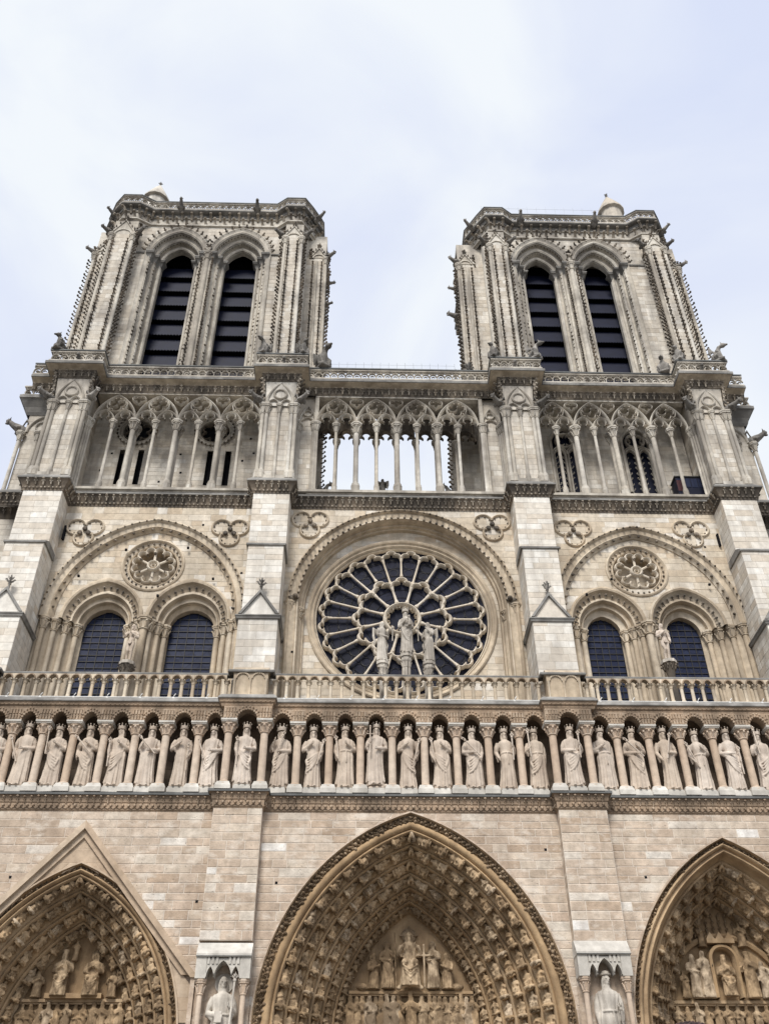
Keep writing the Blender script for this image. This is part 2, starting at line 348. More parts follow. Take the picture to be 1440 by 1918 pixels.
def fr_pt(fr, u, z, out):
    ox, oy, ux, uy = fr; return (ox+u*ux+uy*out, oy+u*uy-ux*out, z)
def stone_geo(fr, q, t=.012, bev=.014, jit=.004):
    cx = sum(p[0] for p in q)/4; cz = sum(p[1] for p in q)/4; w = max(q[1][0]-q[0][0], q[2][0]-q[3][0]); h = q[2][1]-q[0][1]
    t = t+RNG.uniform(-jit, jit); j = lambda: RNG.uniform(-.75, .75)*bev
    base = [fr_pt(fr, u, z, -.03) for u, z in q]
    mid = [fr_pt(fr, u, z, t-.008) for u, z in q]
    kx = max(0, 1-2*bev/max(w, .05)); kz = max(0, 1-2*bev/max(h, .05))
    front = [fr_pt(fr, cx+(u-cx)*kx+j(), cz+(z-cz)*kz+j(), t) for u, z in q]
    fs = [(8,9,10,11)]
    for i in range(4):
        k = (i+1) % 4; fs += [(i, k, 4+k, 4+i), (4+i, 4+k, 8+k, 8+i)]
    return base+mid+front, fs
NSTONE = [0]
def wall(name, fr, rows, seg, mat, mmat, parent, lmin=.6, lmax=1.3, gap=.018, single=False, t=.012):
    back, st = masonry(rows, seg, lmin, lmax, gap)
    b = M()
    for q in back: b.add([fr_pt(fr, u, z, 0) for u, z in q], [(0,1,2,3)])
    o = b.build(name, mmat, parent)
    sm = M()
    for q in st:
        vs, fs = stone_geo(fr, q, t)
        if single and NSTONE[0] < 300 and (not callable(single) or single(q)):
            c = M(); c.add(vs, fs); k = c.build('stone', mat, o); NSTONE[0] += 1
        else: sm.add(vs, fs)
    if sm.n: sm.build('stone_courses', mat, o, kind='stuff')
    return o
def stone_box(m, x0, x1, y0, y1, z0, z1, h=.42, front=True, left=True, right=True, lmin=.6, lmax=1.3, t=.01):
    rows = courses(z0, z1, h)
    if front:
        for q in masonry(rows, rect_seg(x0, x1), lmin, lmax, .012)[1]: m.add(*stone_geo((0, y0, 1, 0), q, t))
    if right:
        for q in masonry(rows, rect_seg(y0, y1), lmin, lmax, .012)[1]: m.add(*stone_geo((x1, 0, 0, 1), q, t))
    if left:
        for q in masonry(rows, rect_seg(-y1, -y0), lmin, lmax, .012)[1]: m.add(*stone_geo((x0, 0, 0, -1), q, t))
def rect_seg(x0, x1): return lambda z0, z1: [(x0, x0, x1, x1)]
def arch_seg(x0, x1, obs):                           # obs: list of (arch, off)
    def f(z0, z1):
        segs = []; l0 = l1 = x0
        for a, off in sorted(obs, key=lambda t: t[0].xc):
            h0, h1 = a.half(z0, off), a.half(z1, off)
            if h0 <= 0: continue
            segs.append((l0, l1, a.xc-h0, a.xc-h1)); l0, l1 = a.xc+h0, a.xc+h1
        segs.append((l0, l1, x1, x1))
        return [(max(a, x0), max(b, x0), min(c, x1), min(d, x1)) for a, b, c, d in segs]
    return f
def inside_seg(outer, ooff, obs):                    # inside an arch, minus smaller arches
    def f(z0, z1):
        h0, h1 = outer.half(z0, ooff), outer.half(z1, ooff)
        if h0 <= 0: return []
        segs = []; l0, l1 = outer.xc-h0, outer.xc-h1; r0, r1 = outer.xc+h0, outer.xc+h1
        for a, off in sorted(obs, key=lambda t: t[0].xc):
            g0, g1 = a.half(z0, off), a.half(z1, off)
            if g0 <= 0: continue
            segs.append((l0, l1, max(l0, a.xc-g0), max(l1, a.xc-g1))); l0, l1 = a.xc+g0, a.xc+g1
        segs.append((min(l0, r0), min(l1, r1), r0, r1)); return segs
    return f
# carved ornament templates -----------------------------------------
def t_crocket():
    m = M(); m.path([(0,.02,0),(0,-.10,.02),(0,-.17,.10)], [.05,.045,.03], 4); m.ball((0,-.17,.12), .075, .06, .055, 5, 4); return m
def t_leaf():                                         # curled leaf for cornices: stands on the wall, tip curls outwards
    m = M(); m.path([(0,0,-.30),(0,-.05,-.05),(0,-.16,.1)], [.05,.075,.06], 5); m.ball((0,-.22,.12), .10, .075, .075, 6, 4)
    m.ball((-.09,-.09,0), .05, .04, .09, 5, 4); m.ball((.09,-.09,0), .05, .04, .09, 5, 4); return m
def t_bud():
    m = M(); m.ball((0,-.03,0), .075, .075, .075, 6, 4); m.ball((0,-.08,-.05), .05, .05, .04, 5, 4); return m
def t_fleuron():                                      # cross shaped finial
    m = M(); m.lathe(0, 0, [(.07,0),(.055,.35),(.10,.40),(.05,.46),(.05,.62)], 8)
    for k in range(4):
        a = k*pi/2+.3; c, s_ = cos(a), sin(a)
        m.path([(c*.03, s_*.03, .5),(c*.14, s_*.14, .6),(c*.22, s_*.22, .72),(c*.27, s_*.27, .66)], [.05,.06,.05,.03], 5)
        m.path([(c*.03, s_*.03, .7),(c*.10, s_*.10, .8),(c*.15, s_*.15, .9)], [.045,.05,.025], 5)
    m.path([(0,0,.6),(0,0,.85),(0,0,1.02)], [.055,.06,.012], 6); return m
TC, TL, TB, TF = t_crocket(), t_leaf(), t_bud(), t_fleuron()
def crocket_line(m, p0, p1, out, step=.4, s=1.0):
    p0 = Vector(p0); p1 = Vector(p1); n = max(1, int((p1-p0).length/step)); o = Vector(out).normalized()
    z = Vector((0,0,1)); y = -o; x = y.cross(z).normalized(); z = x.cross(y)
    for i in range(n):
        k = s*random.uniform(.8, 1.15)
        m.inst(TC, [TM(p0+(p1-p0)*((i+.5+random.uniform(-.1,.1))/n), x, y, z, k)])
def band(m, st, z, tmpl, s, dz=0):                    # ornament along plan stations
    m.inst(tmpl, [TM((x, y, z+random.uniform(-.015,.015)), (d.x,d.y,0), (-n.x,-n.y,0), (0,0,1), s*random.uniform(.9,1.1)) for x, y, d, n in st])
def col_mesh(name, mat, r, h, cap=.5, base=.45, ab=.18, capr=1.9, n=12, leaves=6, plinth=True):
    """column standing at z=0 with total height h"""
    m = M(); zc = h-ab-cap
    if plinth: m.prismz([(r*1.75*cos(pi/8+k*pi/4), r*1.75*sin(pi/8+k*pi/4)) for k in range(8)], 0, base*.6)
    m.lathe(0, 0, [(r*1.7,base*.55),(r*1.75,base*.68),(r*1.45,base*.78),(r*1.5,base*.86),(r*1.3,base*.95),(r,base),(r*.985,(base+zc)/2),(r*.96,zc),(r*1.25,zc+.01),(r*1.25,zc+.05),(r*1.0,zc+.07),(r*1.1,zc+cap*.5),(r*capr*.9,zc+cap)], n)
    for k in range(leaves):
        a = 2*pi*k/leaves; c, s_ = cos(a), sin(a)
        m.path([(c*r*1.0,s_*r*1.0,zc+cap*.2),(c*r*1.35,s_*r*1.35,zc+cap*.6),(c*r*1.75,s_*r*1.75,zc+cap*.8)], [r*.3,r*.35,r*.22], 5)
        m.ball((c*r*1.8,s_*r*1.8,zc+cap*.8), r*.34, None, None, 5, 4)
    w = r*capr*1.12
    oct_ = [(w*cos(pi/8+k*pi/4), w*sin(pi/8+k*pi/4)) for k in range(8)]; oc2 = [(x*1.1, y*1.1) for x, y in oct_]
    m.prismz(oct_, h-ab, h-ab*.55); m.prismz(oc2, h-ab*.55, h)
    return m.mesh(name, mat, 40)
def remesh(m, voxel, name, mat, smooth=True):
    me = bpy.data.meshes.new('t'); me.from_pydata(m.v, [], m.f)
    o = bpy.data.objects.new('t', me); COL.objects.link(o)
    md = o.modifiers.new('r', 'REMESH'); md.mode = 'VOXEL'; md.voxel_size = voxel
    s2 = o.modifiers.new('s', 'SMOOTH'); s2.factor = .2; s2.iterations = 1
    dg = bpy.context.evaluated_depsgraph_get(); ev = o.evaluated_get(dg)
    r = bpy.data.meshes.new_from_object(ev); r.name = name
    bpy.data.objects.remove(o); bpy.data.meshes.remove(me)
    r.materials.clear(); r.materials.append(MT[mat]); 
    if smooth: r.shade_smooth()
    return r
# ------------------------------------------------------------------ carved figures
RT = [(.015,.150,.120),(.10,.146,.118),(.22,.134,.110),(.36,.126,.104),(.46,.124,.104),(.53,.127,.104),(.60,.108,.092),(.66,.112,.092),(.72,.124,.095),(.77,.132,.088),(.80,.122,.078),(.822,.085,.062),(.84,.046,.044),(.87,.042,.042)]
def ring_interp(z):
    for (a, b) in zip(RT[:-1], RT[1:]):
        if z <= b[0]:
            t = max(0, (z-a[0])/(b[0]-a[0])); return a[1]+(b[1]-a[1])*t, a[2]+(b[2]-a[2])*t
    return RT[-1][1], RT[-1][2]
def robe(m, H, rng, sway=.02, fold=1.0, z0=.015, z1=.87, scale=1.0, cloak=False, wide=1.0):
    n = 44; rows = []; p1, p2, p3 = [rng.uniform(0, 6.28) for _ in range(3)]; k1, k2 = rng.choice([11,12,13,14]), rng.choice([17,19,21]); K = 26
    for i in range(K+1):
        z = z0+(z1-z0)*i/K; rx, ry = ring_interp(z)
        A = (.16*(1-z/.62) if z < .62 else 0)+.025
        A = A*fold; row = []
        dx = sway*sin(z*3.0+.4)
        for j in range(n):
            th = 2*pi*j/n; f = 1+A*(.65*sin(k1*th+p1+1.2*z)+.45*sin(k2*th+p2-2*z))
            if cloak:
                d = abs(((th+pi/2+pi) % (2*pi))-pi)      # distance from the front
                f = (f-1)*.8+(1.13 if d > 1.0 else .80+.33*max(0, (d-.75)/.25) if d > .75 else .80)
            row.append((H*(dx+scale*wide*rx*f*cos(th)), H*(scale*ry*f*sin(th)), H*z))
        rows.append(row)
    m.grid(rows, True); o = m.n-len(rows)*n
    m.f.append(tuple(range(o+n-1, o-1, -1))); m.f.append(tuple(range(m.n-n, m.n)))
def arm(m, H, s, pose, rng):
    P = {'down': ((.165,.02,.62),(.135,-.085,.50)), 'chest': ((.175,-.01,.63),(.035,-.125,.70)), 'waist': ((.175,0,.62),(.02,-.13,.585)),
         'side': ((.172,.0,.62),(.125,-.125,.665)), 'up': ((.165,-.02,.64),(.10,-.13,.74)), 'hang': ((.165,.02,.60),(.155,-.03,.44)), 'out': ((.19,-.03,.66),(.20,-.17,.72))}[pose]
    e, h = P; sh = Vector((s*.118, .01, .775)); e = Vector((s*e[0], e[1], e[2])); h = Vector((s*h[0], h[1], h[2])); d = (h-e).normalized()
    m.path([sh*H, (sh*.5+e*.5+Vector((s*.012,0,0)))*H, e*H, (e*.5+h*.5)*H, h*H], [.050*H,.050*H,.044*H,.034*H,.024*H], 10)
    # sleeve hanging from the forearm
    q = e*.45+h*.55; m.path([(e)*H, (q-Vector((0,-.01,.045)))*H, (q-Vector((0,-.02,.10)))*H], [.03*H,.03*H,.012*H], 8)
    pc = h+d*.028; m.ball(pc*H, .022*H, .017*H, .026*H, 8, 6)
    b = d.cross(Vector((0,0,1))).normalized()
    for k in range(4):
        f0 = pc+d*.012+Vector((0,0,(k-1.5)*.011)); f1 = f0+d*.03; f2 = f1+d*.012+Vector((0,.012,-.004))
        m.path([f0*H, f1*H, f2*H], [.0075*H,.007*H,.005*H], 5)
    t0 = pc+Vector((0,-.012,.012)); m.path([t0*H, (t0+d*.02+Vector((0,-.008,.016)))*H], [.008*H,.006*H], 5)
    return pc*H
def head(m, H, turn=0, tilt=0, beard=True, hair=1, zc=.925, x=0, y=-.005, k=1.0):
    R = Matrix.Rotation(turn, 3, 'Z') @ Matrix.Rotation(tilt, 3, 'X'); c = Vector((x*H, y*H, zc*H)); h = H*k
    def b(p, *r, **kw): m.ball(c+R @ (Vector(p)*h), *[q*h for q in r], R=R, **kw)
    m.path([(x*H, .005*H, (zc-.125)*H), c-Vector((0,-.006*H,.05*H))], [.034*h,.030*h], 10)
    b((0,0,.008), .046, .054, .058, n=14, m=10); b((0,-.012,-.030), .036, .040, .038, n=12, m=8)
    b((0,-.055,-.008), .008, .012, .020, n=6, m=5)                       # nose
    b((-.02,-.047,.012), .018, .010, .006, n=8, m=5); b((.02,-.047,.012), .018, .010, .006, n=8, m=5)   # brows
    b((0,-.047,-.036), .014, .008, .005, n=8, m=4)                         # mouth
    b((-.048,.0,-.004), .008, .012, .018, n=6, m=5); b((.048,.0,-.004), .008, .012, .018, n=6, m=5)
    if beard: b((0,-.034,-.062), .032, .026, .036, n=10, m=7); b((0,-.03,-.09), .018, .016, .024, n=8, m=6)
    if hair:
        b((0,.016,.018), .054, .054, .056, n=12, m=8)
        for s in (-1, 1): m.path([c+R @ (Vector(q)*h) for q in ((s*.042,-.01,.03),(s*.053,.012,-.015),(s*.053,.016,-.05-.03*hair),(s*.044,.012,-.07-.04*hair))], [.014*h,.018*h,.017*h,.008*h], 7)
        m.path([c+R @ (Vector(q)*h) for q in ((0,.05,.02),(0,.058,-.04),(0,.05,-.08-.03*hair))], [.04*h,.042*h,.02*h], 8)
    return c, R
def drape(m, H, rng, s=1, z0=.60, z1=.28, n=5):
    for k in range(n):
        t = k/(n-1); za = z0-.05*t; zb = z1+(.19)*(1-t)-.02; pts = []; rad = []
        for i in range(9):
            u = i/8; x = s*(-.115+.215*u); z = za*(1-u)+zb*u-.05*sin(pi*u)*(.4+t); rx, ry = ring_interp(max(.05, z)); y = -ry*1.04*sqrt(max(.03, 1-(x/(rx*1.06))**2)); pts.append((x*H, y*H, z*H)); rad.append((.010+.006*sin(pi*u))*H*(1.2 if t > .9 else 1))
        m.path(pts, rad, 6)
    z = z1+.17; pts = []
    for i in range(8):
        u = i/7; pts.append((s*(.10+.012*sin(u*9))*H, (-.075+.012*cos(u*8))*H, (z+.02-u*.25)*H))
    m.path(pts, [.022*H,.024*H,.02*H,.022*H,.018*H,.02*H,.014*H,.008*H], 7)
def crown_mesh(H, mat, k=1.0):
    m = M(); h = H*k; n = 24; rows = []
    for (r, z) in ((.048,-.012),(.060,-.012),(.060,.012),(.064,.03)): rows.append([(r*h*cos(2*pi*j/n), r*1.08*h*sin(2*pi*j/n), z*h) for j in range(n)])
    rows.append([((.067 if j % 3 == 0 else .061)*h*cos(2*pi*j/n), (.072 if j % 3 == 0 else .066)*h*sin(2*pi*j/n), (.066 if j % 3 == 0 else .036)*h) for j in range(n)])
    rows.append([(.050*h*cos(2*pi*j/n), .053*h*sin(2*pi*j/n), .03*h) for j in range(n)])
    m.grid(rows, True)
    for j in range(0, n, 3): m.ball((.067*h*cos(2*pi*j/n), .072*h*sin(2*pi*j/n), .068*h), .011*h, None, None, 6, 4)
    for j in range(n): m.ball((.061*h*cos(2*pi*j/n), .066*h*sin(2*pi*j/n), 0), .005*h, None, None, 4, 3)
    m.ball((0,0,.012*h), .05*h, .054*h, .03*h, 12, 6)
    return m.mesh('crown', mat, 40)
def rod_mesh(p0, p1, H, mat, kind='knob'):
    m = M(); p0 = Vector(p0); p1 = Vector(p1); d = (p1-p0).normalized()
    m.path([p0, p0*.5+p1*.5, p1], [.011*H,.011*H,.012*H], 8)
    if kind == 'sword':
        q = p0+(p1-p0)*.72; x = d.cross(Vector((0,1,0))).normalized(); m.path([q-x*.06*H, q, q+x*.06*H], .009*H, 6); m.ball(p1, .018*H, None, None, 8, 6)
    else:
        m.ball(p1, .020*H, .020*H, .024*H, 8, 6)
        for k in range(4):
            a = k*pi/2; m.path([p1+d*.01*H, p1+d*.04*H+Vector((cos(a), sin(a), 0))*.025*H, p1+d*.065*H+Vector((cos(a), sin(a), 0))*.012*H], [.009*H,.010*H,.004*H], 5)
        m.path([p1, p1+d*.085*H], [.012*H,.004*H], 5)
    return m.mesh('sceptre', mat, 40)
def standing(name, mat, H, seed, L='down', R='chest', beard=True, hair=1, turn=0, tilt=0, cloak=True, dr=0, sway=.02, belt=False, voxel=None, wings=False, child=False, nude=False, halo=False, feet=True, fold=1.0):
    rng = random.Random(seed); m = M()
    robe(m, H, rng, sway, fold)
    if cloak: robe(m, H, rng, sway, .9, .07, .81, 1.04, True)
    if dr: drape(m, H, rng, dr)
    if belt: m.path([(.112*H*cos(a)+sway*H*.9, .098*H*sin(a), .60*H) for a in [2*pi*i/24 for i in range(25)]], .013*H, 6); m.path([(.02*H,-.105*H,.6*H),(.022*H,-.115*H,.5*H),(.024*H,-.12*H,.40*H)], .009*H, 6)
    hl = arm(m, H, -1, L, rng); hr = arm(m, H, 1, R, rng)
    c, Rm = head(m, H, turn, tilt, beard, hair)
    m.path([(.055*H*cos(a), (.045*sin(a)+.003)*H, .812*H+.01*H*sin(a)) for a in [2*pi*i/20 for i in range(21)]], .011*H, 6)     # collar
    if feet:
        for s in (-1, 1): m.ball((s*.055*H+.0*H, -.125*H, .018*H), .026*H, .058*H, .02*H, 10, 6)
    if wings:
        for s in (-1, 1):
            for k in range(7):
                t = k/6; a = Vector((s*.06, .085, .76-.03*t)); b = Vector((s*(.16+.05*(1-t)), .12+.02*t, .80-.10*t)); e = Vector((s*(.175-.03*t), .10, .46+.05*t-.06*(1-t)))
                m.path([a*H, b*H, (b*.5+e*.5+Vector((s*.02,.01,0)))*H, e*H], [.022*H,.034*H,.028*H,.008*H], 7)
    if child:
        m.path([(.10*H,-.13*H,.60*H),(.095*H,-.135*H,.68*H),(.09*H,-.13*H,.76*H)], [.05*H,.052*H,.03*H], 10); m.ball((.088*H,-.14*H,.80*H), .032*H, .034*H, .036*H, 10, 8)
        m.path([(.07*H,-.15*H,.74*H),(.03*H,-.18*H,.73*H)], [.016*H,.012*H], 6)
    return remesh(m, voxel or H*.0088, name, mat), hl, hr, c, Rm
def nude_mesh(name, mat, H, seed, female=False):
    m = M(); s = .02*H
    for sd in (-1, 1):
        hx = .048 if sd < 0 else .05; kn = Vector((sd*.055+(.02 if sd < 0 else 0), -.02 if sd > 0 else -.05, .28))
        m.path([Vector((sd*hx, 0, .52))*H, Vector((sd*.056, -.012, .42))*H, kn*H, Vector((sd*.052,.005,.2))*H, Vector((sd*.045,.01,.05))*H], [.066*H,.058*H,.040*H,.042*H,.024*H], 10)
        m.ball(Vector((sd*.05,-.045,.02))*H, .024*H, .055*H, .02*H, 8, 6)
    m.path([Vector((0,0,.49))*H, Vector((.008,0,.56))*H, Vector((.01,0,.64))*H, Vector((.004,-.005,.74))*H, Vector((0,0,.80))*H], [.088*H,.085*H,.072*H,.095*H,.06*H], 14)
    for sd in (-1, 1): m.ball(Vector((sd*.075,0,.78))*H, .05*H, .045*H, .04*H, 10, 6)
    if female:
        for sd in (-1, 1): m.ball(Vector((sd*.04,-.075,.715))*H, .034*H, .03*H, .034*H, 8, 6)
    rng = random.Random(seed)
    arm(m, H, -1, 'chest' if female else 'out', rng); arm(m, H, 1, 'down' if female else 'chest', rng)
    head(m, H, .3 if female else -.2, 0, not female, 1.2 if female else .4)
    # leaves held at the hip
    for k in range(7): a = k*.9; m.ball((.03*H*cos(a), -.09*H, .49*H+.035*H*sin(a)), .03*H, .012*H, .022*H, 7, 5)
    return remesh(m, H*.0095, name, mat)
def seated(m, H, seed, beard=True, arms=('chest','waist'), turn=0, crown=False, x=0, z=0, y=0, wide=1.0):
    """a robed seated figure of standing height H, seat at .28H"""
    rng = random.Random(seed); q = M()
    n = 30; rows = []; p1 = rng.uniform(0, 6)
    for i in range(12):
        t = i/11; zz = .01+.36*t; rx = (.155-.02*t)*wide; cy = -.10+.04*t; ry = .10
        rows.append([(rx*(1+.10*(1-t)*sin(11*a+p1))*cos(a), cy+ry*(1+.10*(1-t)*sin(11*a+p1))*sin(a), zz) for a in [2*pi*j/n for j in range(n)]])
    q.grid(rows, True); o = q.n-12*n; q.f.append(tuple(range(o+n-1, o-1, -1))); q.f.append(tuple(range(q.n-n, q.n)))
    q.ball((-.075,-.13,.34), .062, .075, .055, 10, 7); q.ball((.075,-.13,.34), .062, .075, .055, 10, 7)
    b = M(); robe(b, 1, rng, 0, .6, .50, .87); q.add([(x_, y_, z_-.17) for x_, y_, z_ in b.v], b.f)
    a = M(); arm(a, 1, -1, arms[0], rng); arm(a, 1, 1, arms[1], rng); head(a, 1, turn, 0, beard, 1)
    if crown: a.lathe(0, 0, [(.05,.96),(.058,.965),(.06,1.0),(.066,1.02),(.03,1.03)], 10)
    q.add([(x_, y_, z_-.17) for x_, y_, z_ in a.v], a.f)
    for k in range(4): q.path([(-.12+.02*k,-.19+.01*k,.30-.05*k),(0,-.215,.22-.055*k),(.12-.02*k,-.19+.01*k,.30-.05*k)], .016, 6)
    m.add([(x_*H+x, y_*H+y, z_*H+z) for x_, y_, z_ in q.v], q.f)
def fig_into(m, H, seed, x=0, y=0, z=0, rz=0, kneel=False, **kw):
    """a standing (or kneeling) figure added raw to a relief"""
    rng = random.Random(seed); q = M(); robe(q, 1, rng, .015, 1.1)
    if kw.get('cloak'): robe(q, 1, rng, .015, .8, .06, .81, 1.03, True)
    if kw.get('dr'): drape(q, 1, rng, kw['dr'])
    arm(q, 1, -1, kw.get('L', 'chest'), rng); arm(q, 1, 1, kw.get('R', 'chest'), rng); head(q, 1, kw.get('turn', 0), 0, kw.get('beard', False), 1)
    if kw.get('crown'): q.lathe(0, 0, [(.05,.955),(.058,.96),(.06,1.0),(.066,1.02),(.03,1.03)], 10)
    if kw.get('halo'): q.path([(.085*cos(a), .04, .93+.085*sin(a)) for a in [2*pi*i/20 for i in range(21)]], .014, 5); q.ball((0,.045,.93), .085, .012, .085, 14, 8)
    if kw.get('wings'):
        for s in (-1, 1):
            for k in range(4): q.path([(s*.06,.07,.74),(s*(.16-.02*k),.08,.86-.10*k),(s*(.18-.02*k),.07,.5+.04*k)], [.03,.045,.012], 6)
    c, sn = cos(rz), sin(rz)
    def tf(p):
        px, py, pz = p
        if kneel: pz = pz-.26 if pz > .30 else pz*.13; 
        return ((px*c-py*sn)*H+x, (px*sn+py*c)*H+y, pz*H+z)
    m.add([tf(p) for p in q.v], q.f)
    if kneel: m.ball((x+.12*H*sn*0+(-.0)*H, y+.1*H, z+.05*H), .13*H, .2*H, .06*H, 10, 6)
# beasts ------------------------------------------------------------
def gargoyle_mesh(seed, L=1.5):
    rng = random.Random(seed); m = M(); r = .17
    m.path([(0,.35,-.10),(0,0,-.08),(0,-L*.35,.0),(0,-L*.62,.08),(0,-L*.80,.16),(0,-L*.9,.2)], [r*1.1,r*1.25,r*1.15,r*.85,r*.75,r*.6], 10)
    hz = .22; hy = -L*.93
    m.ball((0,hy,hz), r*.8, r*1.0, r*.75, 10, 7); m.path([(0,hy-.05,hz),(0,hy-r*1.5,hz+.02)], [r*.55,r*.38], 8); m.path([(0,hy,hz-.1),(0,hy-r*1.3,hz-.14)], [r*.4,r*.25], 7)
    for s in (-1, 1):
        m.path([(s*r*.5,hy+.03,hz+.08),(s*r*.95,hy+.10,hz+.22)], [r*.32,r*.08], 6); m.ball((s*r*.5,hy-.1,hz+.09), r*.2, None, None, 6, 5)
        m.path([(s*r,-L*.18,-.05),(s*r*1.5,-L*.3,-.16),(s*r*1.3,-L*.48,-.10)], [r*.5,r*.42,r*.3], 7)
        m.path([(s*r*.7,-L*.1,.12),(s*r*1.5,.02,.34),(s*r*1.3,.25,.2)], [r*.3,r*.42,r*.2], 7)
    return remesh(m, .035, 'gargoyle', 'beast')
def chimera_mesh(seed, kind=0):
    rng = random.Random(seed); m = M(); h = 1.0
    m.ball((0,.10,.30), .24, .30, .30, 12, 8); m.path([(0,.05,.35),(0,-.02,.65),(0,-.10,.92)], [.25,.22,.13], 12)
    if kind == 1: m.path([(0,-.08,.85),(0,-.18,1.05),(0,-.34,1.10)], [.13,.12,.10], 10)
    hz = 1.08; hy = -.22 if kind != 1 else -.42
    m.ball((0,hy,hz), .145, .17, .15, 10, 8); m.path([(0,hy-.08,hz-.02),(0,hy-.28,hz-.06 if kind != 2 else hz-.12)], [.10,.05], 8)
    for s in (-1, 1):
        m.path([(s*.08,hy+.02,hz+.08),(s*.15,hy+.08,hz+.28)], [.05,.012], 6)
        m.path([(s*.20,-.02,.72),(s*.25,-.20,.48),(s*.16,-.26,.06)], [.085,.07,.05], 8); m.ball((s*.16,-.30,.05), .07, .10, .05, 8, 5)
        m.path([(s*.2,.12,.28),(s*.28,-.12,.34),(s*.24,-.10,.05)], [.14,.12,.06], 8); m.ball((s*.24,-.16,.05), .07, .11, .05, 8, 5)
        if kind != 2:
            for k in range(5): m.path([(s*.14,.16,.80),(s*(.30-.02*k),.28+.03*k,1.02-.10*k),(s*(.24-.02*k),.34,.30+.06*k)], [.05,.075,.02], 7)
    if kind == 2: m.path([(0,.3,.2),(.1,.42,.35),(.05,.45,.6)], [.07,.05,.04], 7)
    m.box(-.26, .26, -.36, .42, -.10, .04)
    return remesh(m, .034, 'chimera', 'beast')
# ------------------------------------------------------------------ ground and cathedral root
def build_ground():
    m = M(); m.add([(-1500,-1500,0),(1500,-1500,0),(1500,1500,0),(-1500,1500,0)], [(0,1,2,3)])
    tag(m.build('ground', 'paving'), kind='structure')
build_ground()
CA = tag(empty('cathedral'), 'gothic stone cathedral front with two square bell towers, a rose window and three carved portals', 'cathedral')
PIERS = [(-22.54,-20.2), (-8.9,-6.7), (6.7,8.9), (19.3,21.5)]
BAYS = [(-20.2,-8.9), (-6.7,6.7), (8.9,19.3)]
A_C0, A_C1 = Arch(0, 9.2, 6.58, 8.87), Arch(.04, 9.2, 3.08, 5.5)
A_L0, A_L1 = Arch(-14.41, 8.5, 5.0, 7.18), Arch(-14.45, 8.5, 2.6, 4.91)
A_R0, A_R1 = Arch(14.07, 9.0, 5.2, 7.98), Arch(14.1, 9.0, 3.0, 5.8)
def build_body():
    m = M(); m.box(-22, 21.2, 9.2, 60, 0, 39); m.box(-20.5, 19.6, 5.36, 9.3, 0, 39.1); m.box(-22, -7, 8.2, 18, 30, 49); m.box(7, 21.2, 8.2, 18, 30, 49)  # shallow box right behind the facade is backing added to block sky leaks
    m.build('nave_wall', 'mortar_up', CA)
    for (x0, x1), a in zip(BAYS, (A_L0, A_C0, A_R0)):
        fr = (0, .5, 1, 0)
        wall('wall', fr, courses_at(8.6, 18.04, .37, [a.apex()]), arch_seg(x0, x1, [(a, .0)]), 'ashlar_low', 'mortar_low', CA, .6, 1.55, .034, single=True, t=.016)
        w = M()
        for q in masonry([0, 8.6], arch_seg(x0, x1, [(a, 0)]), 1, 2)[0]: w.add([fr_pt(fr, u, z, 0) for u, z in q], [(0,1,2,3)])
        w.build('lower_wall', 'ashlar_low', CA)
    for i, (x0, x1) in enumerate(PIERS):
        o = wall('pier', (0, 0, 1, 0), courses(12.4, 18.04, .38), rect_seg(x0, x1), 'ashlar_low', 'mortar_low', CA, .6, 1.3, .034, single=i in (1, 2), t=.016)
        m = M(); m.box(x0, x1, .001, 3.4, 0, 10.3) if i in (0, 3) else m.box(x0, x1, .35, 3.4, 0, 12.4)
        m.box(x0, x1, .0015, 3.4, 12.4, 18.04); m.build('pier_core', 'ashlar_low', o)
build_body()
# scaffolding holes stay uncut; their shade is painted as dark square sockets
def socket_patches(pts, y, parent, s=.13):
    m = M()
    for x, z in pts: m.box(x-s/2, x+s/2, y-.022, y+.1, z-s/2, z+s/2)
    m.build('putlog_shade_patch', 'void', parent, kind='stuff')
socket_patches([(-12.4+.6,14.1),(-9.25,14.1),(-17.4,15.1),(-10.5,12.6),(-5.9,14.9),(6.0,16.4),(10.3,15.2)], .5, CA, .11)
